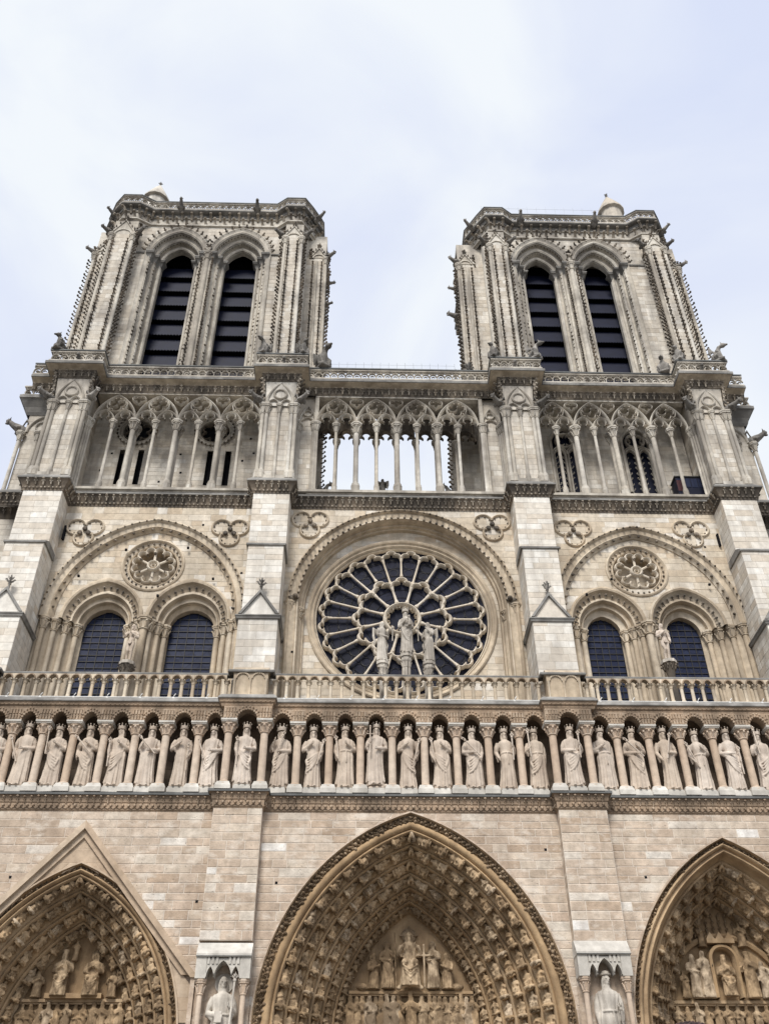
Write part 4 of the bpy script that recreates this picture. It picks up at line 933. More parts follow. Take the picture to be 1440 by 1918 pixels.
# ------------------------------------------------------------------ rose storey
CIRC = Arch(0, 31.45, 6.45, 6.6)
HL, HR = Arch(-14.58, 30.7, 5.55, 6.4), Arch(14.05, 30.7, 5.35, 6.32)
class Disc:
    def __init__(s, xc, zc, r): s.xc, s.zc, s.r = xc, zc, r
    def half(s, z, off=0): d = s.r**2-(z-s.zc)**2; return sqrt(d) if d > 0 else 0
def build_rose_storey():
    fr = (0, 3.5, 1, 0)
    W = []
    for (x0, x1), a in zip(BAYS, (HL, CIRC, HR)):
        x0 -= .5; x1 += .5
        W.append(wall('wall', fr, courses_at(23.7, 38.22, .43, [a.apex(.1)]), arch_seg(x0, x1, [(a, .1)]), 'ashlar_mid', 'mortar_up', CA, .6, 1.4, .012))
    # buttresses
    for x0, x1 in PIERS:
        xc = (x0+x1)/2; w = (x1-x0)/2
        f1 = None
        for (ya, yb, za, zb, xa, xb) in ((1.05,3.5,23.7,28.86,x0+.06,x1-.06), (1.62,3.5,28.9,34.2,x0+.10,x1-.10), (2.05,3.5,34.2,38.22,x0+.02,x1-.02)):
            m = M(); m.box(xa, xb, ya, 5.45, za, zb); o = m.build('buttress' if f1 is None else 'buttress_shaft', 'mortar_up', f1 or CA); f1 = f1 or o
            m = M(); stone_box(m, xa, xb, ya, yb, za, zb); m.build('stone_courses', 'ashlar_pale', f1, kind='stuff')
        # sloping weathering at mid height
        m = M(); m.prismx([(1.52,34.02),(1.52,34.14),(2.06,34.46),(3.4,34.46),(3.4,34.02)], x0-.01, x1+.01); m.build('weathering', 'ledge', f1)
        # slab and gablet
        m = M(); pl = [(x0-.08,3.5),(x0-.08,.92),(x1+.08,.92),(x1+.08,3.5)]; plan_sweep(m, pl, [(-.2,28.72),(-.04,28.74),(.0,28.86),(.04,28.88),(.04,28.94),(-.3,29.08),(-.6,29.09)]); m.build('slab', 'ledge', f1)
        m = M(); m.prism([(x0+.1,29.05),(x1-.1,29.05),(xc,30.5)], 1.12, 2.0); m.build('gablet', 'ashlar_pale', f1)
        m = M()
        for s in (-1, 1):
            q = [(xc, 30.62), (xc+s*(w-.02), 29.06), (xc+s*(w-.17), 29.06), (xc, 30.42)]
            m.prism(q if s < 0 else q[::-1], .98 if s < 0 else .985, 2.2)
        m.build('gablet_coping', 'ledge', f1)
        m = M(); m.inst(TF, [TM((xc, 1.2, 30.5), s=1.0)]); m.build('finial', 'beast', f1, 50)
    # hood mouldings
    def hood(A, zb, p, step):
        m = M(); asweep(m, A, [(.14,3.5),(.14,3.36),(.05,3.30),(-.03,3.36),(-.06,3.46),(-.34,3.50),(-.40,3.44),(-.46,3.52),(-.5,3.62),(-.62,3.7),(-.62,3.80)], 24, zb); o = m.build('hood_moulding', 'trim_mid', p, 40)
        m = M()
        for off, y, s in ((.02, 3.30, .85), (-.52, 3.54, 1.15)):
            for x, z, t, n, sd in A.along(off, step*(1 if off > 0 else 1.25)):
                m.inst(TB, [TM((x, y, z), (t[0],0,t[1]), (0,1,0), (n[0],0,n[1]), s*random.uniform(.85,1.15))])
        m.build('bud_row', 'carved_dark', o, 60, kind='stuff'); return o
    hood(HL, 30.3, W[0], .44); hood(HR, 30.3, W[2], .44)
    # middle: deep round arch
    m = M(); asweep(m, CIRC, [(.14,3.5),(.14,3.36),(.05,3.28),(-.04,3.36),(-.07,3.46),(-.40,3.50),(-.44,3.42),(-.52,3.42),(-.56,3.55),(-.60,3.62),(-.62,3.9),(-.72,3.92),(-.74,4.12),(-.84,4.14),(-.86,4.5)], 30, 23.7); o = m.build('hood_moulding', 'trim_mid', W[1], 40)
    m = M()
    for off, y, s in ((.0, 3.28, .85), (-.48, 3.40, 1.05)):
        for x, z, t, n, sd in CIRC.along(off, .40): m.inst(TB, [TM((x, y, z), (t[0],0,t[1]), (0,1,0), (n[0],0,n[1]), s*random.uniform(.85,1.15))])
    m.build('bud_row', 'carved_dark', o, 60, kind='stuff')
    class Ring:                                           # full circle opening
        xc = 0
        def half(s, z, off=0):
            d = (5.42+off)**2-(z-31.08)**2; return sqrt(d) if d > 0 else 0
    rr = Ring()
    def seg(z0, z1):
        h0 = min(CIRC.half(z0, -.4), 9); h1 = CIRC.half(z1, -.4); g0, g1 = rr.half(z0), rr.half(z1)
        if h0 <= 0: return []
        if g0 <= 0 and g1 <= 0: return [(-h0, -h1, h0, h1)]
        return [(-h0, -h1, -min(g0, h0), -min(g1, h1)), (min(g0, h0), min(g1, h1), h0, h1)]
    wall('rose_wall', (0, 4.4, 1, 0), courses_at(23.7, 37.62, .43, [31.08-5.42, 31.08+5.42, 37.6]), seg, 'ashlar_mid', 'mortar_up', W[1], .6, 1.3, .012)
    # two shafts with capitals at each side of the round arch
    cm = col_mesh('column', 'trim_mid', .17, 7.8, .45, .3, .2, 1.7)
    for s in (-1, 1):
        place('column', cm, o, (s*6.42, 3.62, 23.7)); place('column', cm, o, (s*5.92, 3.92, 23.45))
        m = M(); m.ball((s*6.35,3.5,31.7), .28, .2, .2, 8, 6); m.ball((s*6.1,3.3,31.75), .16, .2, .14, 7, 5); m.build('label_stop', 'carved_dark', o, 50)
    # trefoils
    for i, (x, z) in enumerate(((-18.84,36.4),(-10.25,36.5),(-5.5,37.2),(5.5,37.15),(10.4,36.8),(17.6,36.85))):
        m = M(); fl = M(); L = [(-.52,.18),(.52,.18),(0,-.62)]
        for k, (dx, dz) in enumerate(L):
            a0 = [atan2(-.5, -.15)+.75, 0, 0][0]
            ang = [(.25*pi-.45, 1.75*pi-.95-.35), (-.75*pi+.95+.0-.1, .75*pi+.45), (.75*pi+.35+.0, 2.25*pi-.35)][k]
            if k == 0: ang = (-.08*pi+.5, 1.62*pi)
            if k == 1: ang = (-.62*pi, 1.08*pi-.5)
            if k == 2: ang = (.78*pi, 2.22*pi)
            pts = [(x+dx+.56*cos(ang[0]+(ang[1]-ang[0])*j/18), z+dz+.56*sin(ang[0]+(ang[1]-ang[0])*j/18)) for j in range(19)]
            bar2d(m, pts, .15, .22, 3.46)
            for j in range(1, 18, 3): fl.inst(TB, [TM((x+dx+.44*cos(ang[0]+(ang[1]-ang[0])*j/18), 3.47, z+dz+.44*sin(ang[0]+(ang[1]-ang[0])*j/18)), s=.7)])
        for dx, dz in ((0,.05),(-.28,-.3),(.28,-.3)): fl.ball((x+dx*.9,3.40,z+dz*.9), .16, .14, .16, 7, 5); fl.ball((x+dx*.9+.05,3.34,z+dz*.9-.1), .09, .1, .09, 6, 4)
        o = m.build('trefoil', 'trim_mid', W[min(2, i//2)], 40); fl.build('trefoil_carving', 'carved_dark', o, 60, kind='stuff')
    # twin windows in the side bays
    for bay, (H, subs, wins, rx, cz) in enumerate(((HL, (Arch(-16.9,30.35,2.22,2.6), Arch(-12.06,30.35,2.3,2.62)), ((-16.84,1.2),(-11.96,1.26)), -14.52, 34.08), (HR, (Arch(11.62,30.35,2.12,2.4), Arch(16.2,30.35,2.12,2.45)), ((11.56,.98),(16.15,1.0)), 13.87, 34.08))):
        par = W[0 if bay == 0 else 2]
        wall('arch_panel', (0, 3.78, 1, 0), courses_at(30.35, H.apex(-.3), .43, [x.apex(.02) for x in subs]+[cz-1.82, cz+1.82]), inside_seg(H, -.3, [(s, .02) for s in subs]+[(Disc(rx, cz, 1.82), 0)]), 'ashlar_mid', 'mortar_up', par, .6, 1.3, .012)
        xl = H.xc-H.hs-.1; xr = H.xc+H.hs+.1
        edges = [xl] + [v for (wx, wh) in wins for v in (wx-wh, wx+wh)] + [xr]; mid = (wins[0][0]+wins[0][1]+wins[1][0]-wins[1][1])/2
        m = M()
        for P in ([(xl,3.6),(xl+.2,3.62),(edges[1]-.0,4.95)], [(edges[2],4.95),(mid-.25,3.9),(mid+.25,3.9),(edges[3],4.95)], [(edges[4],4.95),(xr-.2,3.62),(xr,3.6)]):
            m.grid([[(x, y, z) for x, y in P] for z in (23.7, 30.75)])
        m.build('window_jamb', 'trim_mid', par)
        cm = col_mesh('column', 'trim_mid', .155, 6.7, .55, .3, .2, 1.75)
        J = []
        for wx, wh, a, b in ((wins[0][0], wins[0][1], xl+.28, mid), (wins[1][0], wins[1][1], mid, xr-.28)):
            for k in range(4):
                t = k/3*.84; J.append((a+(wx-wh-a)*t if a != mid else None, 3.66+1.05*t)); J.append((b+(wx+wh-b)*t if b != mid else None, 3.66+1.05*t))
        for x, y in J:
            if x is not None: place('column', cm, par, (x, y, 23.68))
        for k in range(3):
            t = .25+k*.3
            place('column', cm, par, (mid+.0+(wins[1][0]-wins[1][1]-mid)*t, 3.74+1.0*t, 23.68)); place('column', cm, par, (mid-(mid-wins[0][0]-wins[0][1])*t, 3.74+1.0*t, 23.68))
        place('column', col_mesh('column', 'trim_mid', .23, 6.74, .55, .3, .22, 1.6), par, (mid, 3.74, 23.68))
        for s, (wx, wh) in zip(subs, wins):
            A = s; tot = s.hs-wh; B = Arch(wx, 30.25, wh, 1.28 if bay == 0 else 1.15)
            P = [(-.10,3.79),(-.10,3.66),(0,3.60),(.09,3.64),(.12,3.74),(.16,3.85),(.40,3.98),(.46,3.9),(.56,3.9),(.60,4.02),(.62,4.22),(.70,4.25),(.74,4.18),(.82,4.22),(.84,4.5),(.9,4.52)]
            m = M(); rows_ = []
            for o_, y in P+[(tot, 4.6), (tot, 5.0)]:
                t = min(1, o_/tot); rows_.append([(x, y, z) for x, z in lerp_arch(A, B, t).pts(0, 12)])
            m.grid(rows_); ar = m.build('window_arch', 'trim_mid', par, 45)
            m = M()
            for x, z, t, n, sd in lerp_arch(A, B, .28/tot).along(0, .40): m.inst(TL, [TM((x, 3.88, z), (t[0],0,t[1]), (n[0]*.5,.86,n[1]*.5), (n[0],0,n[1]), .62)])
            m.build('leaf_row', 'carved_dark', ar, 60, kind='stuff')
            # glazing: single panes between iron bars
            bars = M(); wp = M(); wp.prism(B.pts(.05, 10, 23.8), 5.0, 5.05); win = wp.build('window', 'void', par)
            nc = 5; ps = .40; zs = [23.9+ps*i for i in range(int((B.apex()-23.9)/ps)+2)]; low = M()
            for i in range(len(zs)-1):
                for c in range(nc):
                    a = wx-wh+2*wh*c/nc; b = wx-wh+2*wh*(c+1)/nc; z0, z1 = zs[i], min(zs[i+1], B.apex())
                    h0, h1 = B.half(z0), B.half(z1) if z1 < B.apex()-.01 else .05
                    q = [(max(a, wx-h0), z0), (min(b, wx+h0), z0), (min(b, wx+h1), z1), (max(a, wx-h1), z1)]
                    if q[1][0]-q[0][0] < .04: continue
                    if q[2][0] < q[3][0]: cx_ = max(q[0][0], min(q[1][0], wx+(h1 if a >= wx else -h1))); q[2] = (cx_+.002, z1); q[3] = (cx_-.002, z1)
                    g = .012; pm = M(); tl = RNG.uniform(-.004, .004); tv = RNG.uniform(-.004, .004)
                    vs = [(u, 4.965+tl*(1 if k in (1,2) else -1)+tv*(1 if k > 1 else -1), z) for k, (u, z) in enumerate(q)]
                    (pm if z0 > 26.2 else low).add(vs, [(0,1,2,3)])
                    if pm.n: pm.build('pane', 'win_glass', win)
            low.build('lower_panes', 'win_glass', win, kind='stuff')
            for c in range(nc+1):
                x = wx-wh+2*wh*c/nc; zt = 30.2+ (sqrt(max(0, (B.R**2-(abs(x-wx)+B.c)**2))) if True else 0); bars.box(x-.018, x+.018, 4.925, 4.96, 23.9, max(30.2, zt))
            for z in zs:
                h = B.half(z)
                if h > .1: bars.box(wx-h, wx+h, 4.915, 4.95, z-.02, z+.02)
            bars.build('glazing_bars', 'iron', win)
        # blind wheel
        m = M(); R0 = 1.84
        rows_ = [[(rx+r*cos(a), y, cz+r*sin(a)) for a in [2*pi*i/40 for i in range(40)]] for r, y in ((R0+.02,3.79),(R0,3.70),(R0-.08,3.66),(R0-.16,3.72),(R0-.2,3.80),(R0-.34,3.86),(R0-.40,3.82),(R0-.46,3.86),(R0-.50,4.8),(0.01,4.8))]
        rows_ = [r+[r[0]] for r in rows_]; m.grid(rows_); bw = m.build('blind_wheel', 'trim_mid', par, 40)
        m = M(); bd = M()
        for k in range(30): a = 2*pi*k/30; bd.inst(TB, [TM((rx+(R0-.27)*cos(a), 3.80, cz+(R0-.27)*sin(a)), s=.95)])
        for k in range(12):
            a = pi/12+pi/6*k; pts = [(rx+.98*cos(a)+.27*cos(a+t), cz+.98*sin(a)+.27*sin(a+t)) for t in [-2.0+4.0*j/10 for j in range(11)]]
            bar2d(m, pts, .14, .34, 3.86)
            if k % 2: aa = a+pi/12-pi/6; bd.ball((rx+.86*cos(aa+0), 3.80, cz+.86*sin(aa+0)), .075, .08, .075, 7, 5)
        for k in range(6):
            a = pi/2+k*pi/3; m.path([(rx+.3*cos(a), 3.92, cz+.3*sin(a)), (rx+1.0*cos(a), 3.92, cz+1.0*sin(a))], [.085,.07], 8); m.ball((rx+1.02*cos(a), 3.82, cz+1.02*sin(a)), .12, .1, .12, 7, 5)
        bar2d(m, circ(rx, cz, .30, 20), .16, .3, 3.82, True); bar2d(m, circ(rx, cz, .13, 12), .07, .2, 3.82, True)
        m.build('wheel_tracery', 'trim_rose', bw, 40); bd.build('wheel_carving', 'carved_dark', bw, 60, kind='stuff')
    socket_patches([(-18.6,31.9+1.2),(-12.6,35.2),(-17.7,35.3),(-16.2,35.0),(-9.3,33.4),(-13.9,31.8),(-10.9,33.0),(-11.9,36.9),(5.95,34.4),(-6.1,28.2),(12.2,33.3),(17.9,33.0),(18.2,35.7),(9.4,35.5),(10.6,32.2)], 3.49, W[1], .12)
    m = M(); m.box(-20.05,-19.93,3.3,3.6,35.6,36.6); m.box(19.05,19.15,3.3,3.6,35.7,36.6); m.build('slit_shade_block', 'void', W[0])  # solid near-black blocks painting the shade of slit openings
    return W
W = build_rose_storey()
# ------------------------------------------------------------------ the rose
def build_rose():
    cz, y = 31.08, 4.6
    m = M(); pr = [(5.46,4.42),(5.46,4.30),(5.38,4.24),(5.28,4.28),(5.25,4.36),(5.18,4.40),(5.10,4.36),(5.04,4.44),(5.02,4.56),(5.0,4.95)]
    rows = [[(r*cos(a), yy, cz+r*sin(a)) for a in [2*pi*i/72 for i in range(73)]] for r, yy in pr]; m.grid(rows)
    ro = m.build('rose_window', 'trim_mid', W[1].parent, 40); ro['label'] = 'great round rose window with dark glass and pale stone spokes'
    T = M()
    def scallop(r0, rl, n, a0, lob, w, d):                  # ring of trefoil-headed petals
        pts = []
        for k in range(n):
            a = a0+2*pi*k/n; half = pi/n
            # three lobes
            for (da, rr, rad, s0, s1) in ((-half*.55, r0-lob*.34, lob*.50, -1.55, .75), (0, r0, lob*.60, -1.15, 1.15), (half*.55, r0-lob*.34, lob*.50, -.75, 1.55)):
                cx, c2 = rr*cos(a+da), rr*sin(a+da)
                for j in range(6):
                    t = s0+(s1-s0)*j/5; pts.append((cx+rad*cos(a+da+t), cz+c2+rad*sin(a+da+t)))
        bar2d(T, pts, w, d, y, True)
    scallop(4.48, .5, 24, pi/24, .50, .17, .34)
    scallop(2.46, .5, 12, 0, .58, .215, .38)
    bar2d(T, circ(0, cz, 4.97, 72), .10, .3, y+.02, True)
    bar2d(T, circ(0, cz, 1.0, 36), .22, .42, y, True)
    for k in range(12):
        a = 2*pi*k/12; bar2d(T, [(.76*cos(a)+.14*cos(a+t), cz+.76*sin(a)+.14*sin(a+t)) for t in [-1.9+3.8*j/8 for j in range(9)]], .06, .22, y)
    T.build('tracery', 'trim_rose', ro, 35)
    def spoke(a, r0, r1, rad):
        m = M(); d = Vector((cos(a), 0, sin(a))); c = Vector((0, y-.03, cz)); ps = [r0, r0+.10, r0+.16, r0+.22, (r0+r1)/2, r1-.26, r1-.22, r1-.12, r1]
        m.path([c+d*r for r in ps], [rad*1.6,rad*1.6,rad*1.3,rad,rad,rad,rad*1.3,rad*1.3,rad*1.7], 9); m.build('spoke', 'trim_rose', ro, 40)
    for k in range(24): spoke(2*pi*k/24+pi/2, 2.93 if k % 2 == 0 else 2.48, 4.28, .064)
    for k in range(12): spoke(2*pi*k/12+pi/12+0, 1.1, 2.26, .078)
    def petal(a0, a1, r0, r1):
        m = M(); n = 5; rows = [[(r*cos(a0+(a1-a0)*j/n), 4.80+.0*r, cz+r*sin(a0+(a1-a0)*j/n)) for j in range(n+1)] for r in (r0, (r0+r1)/2, r1)]; m.grid(rows); m.build('pane', 'rose_glass', ro)
    for k in range(24): petal(2*pi*k/24+pi/2, 2*pi*(k+1)/24+pi/2, 2.6, 4.99)
    for k in range(12): petal(2*pi*k/12+pi/12, 2*pi*(k+1)/12+pi/12, .95, 2.6)
    m = M(); m.prism(circ(0, cz, .95, 24), 4.80, 4.82); m.build('pane', 'rose_glass', ro)
    b = M()
    for r in (1.6, 2.15, 3.15, 3.7, 4.2): b.path([(r*cos(a), 4.77, cz+r*sin(a)) for a in [2*pi*i/60 for i in range(61)]], .014, 4)
    for k in range(24):
        a = 2*pi*(k+.5)/24+pi/2
        for r, q in ((3.4,.26),(4.0,.33),(4.5,.2)): b.path([(r*cos(a)+q*cos(t), 4.775, cz+r*sin(a)+q*sin(t)) for t in [2*pi*i/12 for i in range(13)]], .012, 3)
    b.build('glazing_bars', 'iron', ro)
build_rose()
# ------------------------------------------------------------------ open colonnade between rose storey and towers
SIDE = [(-25.1,-22.6), (21.6,24.0)]                       # buttresses on the flanks of the towers
def build_colonnade():
    pl = pier_plan(3.5, 2.05, grow=-.02)
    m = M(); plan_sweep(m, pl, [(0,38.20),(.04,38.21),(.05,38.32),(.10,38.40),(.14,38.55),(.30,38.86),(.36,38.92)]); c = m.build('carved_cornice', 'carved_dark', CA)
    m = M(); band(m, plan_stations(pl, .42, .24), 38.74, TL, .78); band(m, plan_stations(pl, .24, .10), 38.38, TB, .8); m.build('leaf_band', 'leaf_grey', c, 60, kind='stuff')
    m = M(); plan_sweep(m, pl, [(.36,38.92),(.42,38.93),(.42,39.04),(.30,39.16),(.2,39.3),(.1,39.4),(-2.2,39.41)]); m.build('ledge', 'ledge', c)
    m = M(); m.box(-20.2,19.3,3.05,3.35,39.28,39.46) ; m.build('sill', 'trim_up', c)
    for a, b in SIDE:
        m = M(); m.box(a, b, 4.9, 7.2, 23.7, 39.3); o = m.build('side_buttress', 'mortar_up', CA)
        m = M(); stone_box(m, a, b, 4.9, 7.2, 30, 39.1); stone_box(m, a+.2, b-.2, 4.95, 7.2, 39.4, 48.0); m.build('stone_courses', 'ashlar_up', o, kind='stuff')
        m = M(); m.box(a+.2, b-.2, 4.95, 7.2, 39.2, 48.6); m.build('side_buttress_shaft', 'mortar_up', o)
        m = M(); p2 = [(a,7.2),(a,4.9),(b,4.9),(b,7.2)]; plan_sweep(m, p2, [(0,38.2),(.1,38.4),(.3,38.86),(.4,38.9),(.4,39.1),(.1,39.3),(-.3,39.31)]); band(m, plan_stations(p2, .42, .24), 38.72, TL, .75); m.build('carved_cornice', 'carved_dark', o, 50)
        cm = col_mesh('column', 'trim_up', .13, 6.1, .55, .7, .2, 2.0)
        for x in (a+.1, (a+b)/2, b-.1): place('column', cm, o, (x, 4.72, 39.3)); 
        for y in (5.8, 6.9): place('column', cm, o, (a-.02 if a < 0 else b+.02, y, 39.3))
        m = M(); plan_sweep(m, p2, [(0,47.2),(.1,47.4),(.2,47.8),(.5,48.3),(.6,48.35),(.6,48.6),(-.3,48.65)]); m.build('cornice', 'ledge', o)
        m = M(); balus(m, [(x, y) for x, y in [(a-.4,7.2),(a-.4,4.5),(b+.4,4.5),(b+.4,7.2)]], 48.6); m.build('balustrade', 'trim_up', o, 40)
        A = Arch((a+b)/2, 45.6, .9, 1.4); m = M(); bar2d(m, A.pts(0, 8), .16, .2, 4.9); bar2d(m, circ((a+b)/2, 46.1, .38, 16), .13, .2, 4.9, True); m.build('blind_tracery', 'trim_up', o, 40)
    # piers with shafts
    cb = col_mesh('column', 'trim_up', .125, 6.35, .60, .75, .24, 2.0); cs = col_mesh('column', 'trim_up', .095, 6.35, .55, .7, .2, 2.1)
    for x0, x1 in PIERS:
        a, b = x0+.16, x1-.16; xc = (a+b)/2
        m = M(); m.box(a, b, 2.28, 5.3, 39.3, 48.0); o = m.build('pier', 'mortar_up', CA)
        m = M(); stone_box(m, a, b, 2.28, 5.3, 39.8, 45.6); m.build('stone_courses', 'ashlar_up', o, kind='stuff')
        m = M(); m.box(a-.02, b+.02, 2.1, 5.2, 39.3, 39.78); m.build('pier_base', 'trim_up', o)
        for x in (a+.02, b-.02):
            for dx in (-.12, .13): place('column', cb, o, (x+dx, 2.2, 39.5))
        place('column', cs, o, (xc, 2.2, 39.5))
        for s, x in ((-1, a), (1, b)):
            for k in range(3): place('column', cs, o, (x+s*(.10+.10*k), 3.05+.16*k, 38.95))
        # flared panel over the capitals with blind arch and roundel
        m = M(); g = .10
        rows = [[(a-g*t, 2.28-.30*t, z), (b+g*t, 2.28-.30*t, z), (b+g*t, 3.5, z)] for t, z in ((.3,45.75),(.2,46.2),(.5,47.2),(1,48.1))]
        rows = [[(a-g*t, 3.5, z)]+r for (t, z), r in zip(((.3,45.75),(.2,46.2),(.5,47.2),(1,48.1)), rows)]; m.grid(rows); m.build('flared_panel', 'ashlar_up', o)
        m = M(); A = Arch(xc, 45.95, .86, 1.75); bar2d(m, A.pts(0, 8), .15, .18, 2.12); bar2d(m, circ(xc, 46.75, .40, 18), .14, .16, 2.12, True)
        for k in (-1, 1): bar2d(m, Arch(xc+k*.42, 45.8, .36, .45).pts(0, 6), .11, .16, 2.12)
        m.build('blind_tracery', 'trim_up', o, 40)
        m = M()
        for s, x in ((-1, a), (1, b)):
            for k in range(7):
                t = k/6; m.inst(TL, [TM((x+s*(.05+.12*t), 2.2-.25*t, 45.9+2.2*t), (.7,s*.7*1,0), (-s*.7,.7,0), (0,0,1), random.uniform(.8, 1.25))])
        m.build('corner_leaves', 'leaf_grey', o, 60, kind='stuff')
    # bays
    big = col_mesh('column', 'trim_up', .165, 5.86, .55, .8, .26, 1.95, 12, 8); sml = col_mesh('column', 'trim_up', .105, 5.86, .48, .75, .24, 2.2)
    bays = [((-20.0,-17.27,-14.49,-11.72,-9.0), -19.9, -9.0), ((-5.45,-2.82,-.19,2.46,5.2), -5.45, 5.2), ((9.05,11.55,14.04,16.62,19.1), 9.05, 19.1)]
    for bi, (B, xa, xb) in enumerate(bays):
        m = M(); y = 3.38; m.box(xa-.1, xb+.1, y-.12, y+.3, 47.72, 47.95); C = m.build('colonnade', 'trim_up', CA); T = M(); D = M()
        def trac(T, D, y, full=True):
            for p, q in zip(B[:-1], B[1:]):
                mid = (p+q)/2; h = (q-p)/2; A = Arch(mid, 45.28, h-.02, 2.30)
                if full: bar2d(T, A.pts(0, 12), .16, .40, y)
                for k in (-1, 1):
                    s = Arch(mid+k*h/2, 45.28, h/2-.02, .95); bar2d(T, s.pts(0, 8), .14, .36, y)
                    # foils inside the small arches
                    bar2d(T, circ(mid+k*h/2, 45.80, .30, 9, -.5, pi+.5), .09, .28, y); 
                    for e in (-1, 1): bar2d(T, circ(mid+k*h/2+e*.36, 45.42, .22, 7, pi/2-1.2 if e > 0 else pi/2+1.2, pi/2+1.3*e+(.0)), .08, .26, y); D.ball((mid+k*h/2+e*.27, y-.05, 45.60), .07, .09, .07, 6, 4)
                if full:
                    for (dx, dz, a0) in ((-.27,.10,.9),(.27,.10,-.9),(0,-.30,pi)): bar2d(T, circ(mid+dx, 46.75+dz, .30, 10, (2.2 if dx < 0 else -.95 if dx > 0 else pi+.2)-.75*(dx != 0)*(1), (2.2 if dx < 0 else -.95 if dx > 0 else pi+.2)+3.0+.75*(dx != 0)), .09, .30, y)
                    for a in range(10):
                        t = 2*pi*a/10; D.ball((mid+.62*cos(t)*.85, y-.06, 46.72+.60*sin(t)), .075, .09, .075, 6, 4)
                    bar2d(T, circ(mid, 46.74, .66, 20), .10, .34, y, True)
            if full:
                for p in B[1:-1]:
                    for k in (-1, 1): bar2d(T, circ(p+k*.20, 47.32, .24, 9, (pi/2 if k < 0 else -pi*.65), (pi*1.65 if k < 0 else pi/2)), .09, .30, y)
                    bar2d(T, [(p-.2,47.56),(p,47.52),(p+.2,47.56)], .08, .28, y); bar2d(T, [(p-.3,47.12),(p,46.85),(p+.3,47.12)], .09, .28, y)
                    for k in range(5): D.ball((p-.3+.15*k, y-.05, 47.48-.05*abs(k-2)), .045, .06, .045, 5, 4)
        trac(T, D, y)
        T.build('tracery', 'trim_up', C, 35); D.build('tracery_buds', 'leaf_grey', C, 60, kind='stuff')
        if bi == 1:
            T = M(); D = M(); trac(T, D, 4.9, False); o = T.build('rear_tracery', 'carved_dark', C, 35); D.build('rear_buds', 'carved_dark', C, 60, kind='stuff')  # same stone as the front; darker colour paints its backlit shade
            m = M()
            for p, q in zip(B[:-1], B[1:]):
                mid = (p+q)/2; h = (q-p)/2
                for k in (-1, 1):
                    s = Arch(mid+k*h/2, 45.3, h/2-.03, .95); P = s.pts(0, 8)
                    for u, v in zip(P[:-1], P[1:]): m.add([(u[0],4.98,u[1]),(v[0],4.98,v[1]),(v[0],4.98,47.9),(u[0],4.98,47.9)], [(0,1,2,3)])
            m.build('rear_wall', 'carved_dark', C)  # dark stone colour paints the shade above the rear arches
        for i, x in enumerate(B[1:-1]):
            place('column', big, C, (x, 3.34, 39.42)); place('column', big, C, (x, 3.95, 39.42))
            if bi == 1: place('column', sml, C, (x, 4.9, 39.42))
        for p, q in zip(B[:-1], B[1:]):
            place('column', sml, C, ((p+q)/2, 3.34, 39.42))
            if bi == 1: place('column', sml, C, ((p+q)/2, 4.9, 39.42))
        m = M(); m.box(xa-.3, xb+.3, 3.62, 5.3, 47.9, 48.2); m.build('gallery_ceiling', 'ashlar_up', C); m = M(); m.box(xa-.4, xb+.4, 3.2, 5.3, 39.2, 39.40); m.build('gallery_floor', 'ashlar_up', C)
    # half bays beside the open middle
    C2 = bpy.data.objects['colonnade.001'] if 'colonnade.001' in bpy.data.objects else CA
    for s in (-1, 1):
        a, b = sorted((s*5.42, s*6.75)); m = M(); m.box(a, b, 3.56, 5.3, 39.3, 48.0); o = m.build('flank_wall', 'mortar_up', CA); m = M(); stone_box(m, a, b, 3.56, 5.3, 39.4, 46.6); m.build('stone_courses', 'ashlar_up', o, kind='stuff')
        for k in range(3): place('column', cs, o, (s*(5.38+.12*k), 3.36+.03*abs(k-1), 39.1))
        m = M(); A = Arch(s*6.05, 45.4, .55, 1.6); bar2d(m, A.pts(0, 8), .14, .2, 3.5); bar2d(m, Arch(s*6.05, 45.35, .5, .62).pts(0, 8), .12, .2, 3.5); bar2d(m, circ(s*6.05, 46.35, .26, 14), .10, .18, 3.5, True); m.prism([(s*5.45-.12,45.6),(s*5.45+.12,45.6),(s*5.45+.12,47.9),(s*5.45-.12,47.9)], 3.28, 3.6); m.build('blind_tracery', 'trim_up', o, 40)
    # tower walls behind the side colonnades
    class Rg:
        def __init__(s, xc, zc, r): s.xc, s.zc, s.r = xc, zc, r
        def half(s, z, off=0): d = s.r**2-(z-s.zc)**2; return sqrt(d) if d > 0 else 0
    def sub(x0, x1, holes):
        def f(z0, z1):
            zm = (z0+z1)/2; L = []; l = x0; cut = []
            for h in holes:
                if isinstance(h, tuple):
                    if h[2]-.12 <= zm <= h[3]+.12: cut.append((h[0], h[0], h[1], h[1]))
                else:
                    g0, g1 = h.half(z0), h.half(z1)
                    if max(g0, g1) > 0 and z1 > getattr(h, 'zmin', 0): cut.append((h.xc-g0, h.xc-g1, h.xc+g0, h.xc+g1))
            cut.sort(); l0 = l1 = x0
            for a0, a1, b0, b1 in cut: L.append((l0, l1, a0, a1)); l0, l1 = b0, b1
            L.append((l0, l1, x1, x1)); return L
        return f
    slits = [(-18.40,-18.08,41.45,44.45), (-17.18,-16.82,41.45,44.45), (-12.65,-12.26,41.45,44.45), (-11.46,-11.07,41.45,44.45)]
    rings = [Rg(-17.52,46.15,1.05), Rg(-12.35,46.2,1.05)]
    rows = courses(39.4, 41.45, .4)+courses(41.45, 44.45, .38)[1:]+courses(44.45, 48.0, .3)[1:]
    w1 = wall('tower_wall', (0, 5.2, 1, 0), rows, sub(-20.4,-8.7, slits+rings), 'ashlar_up', 'mortar_up', CA, .6, 1.3, .012)
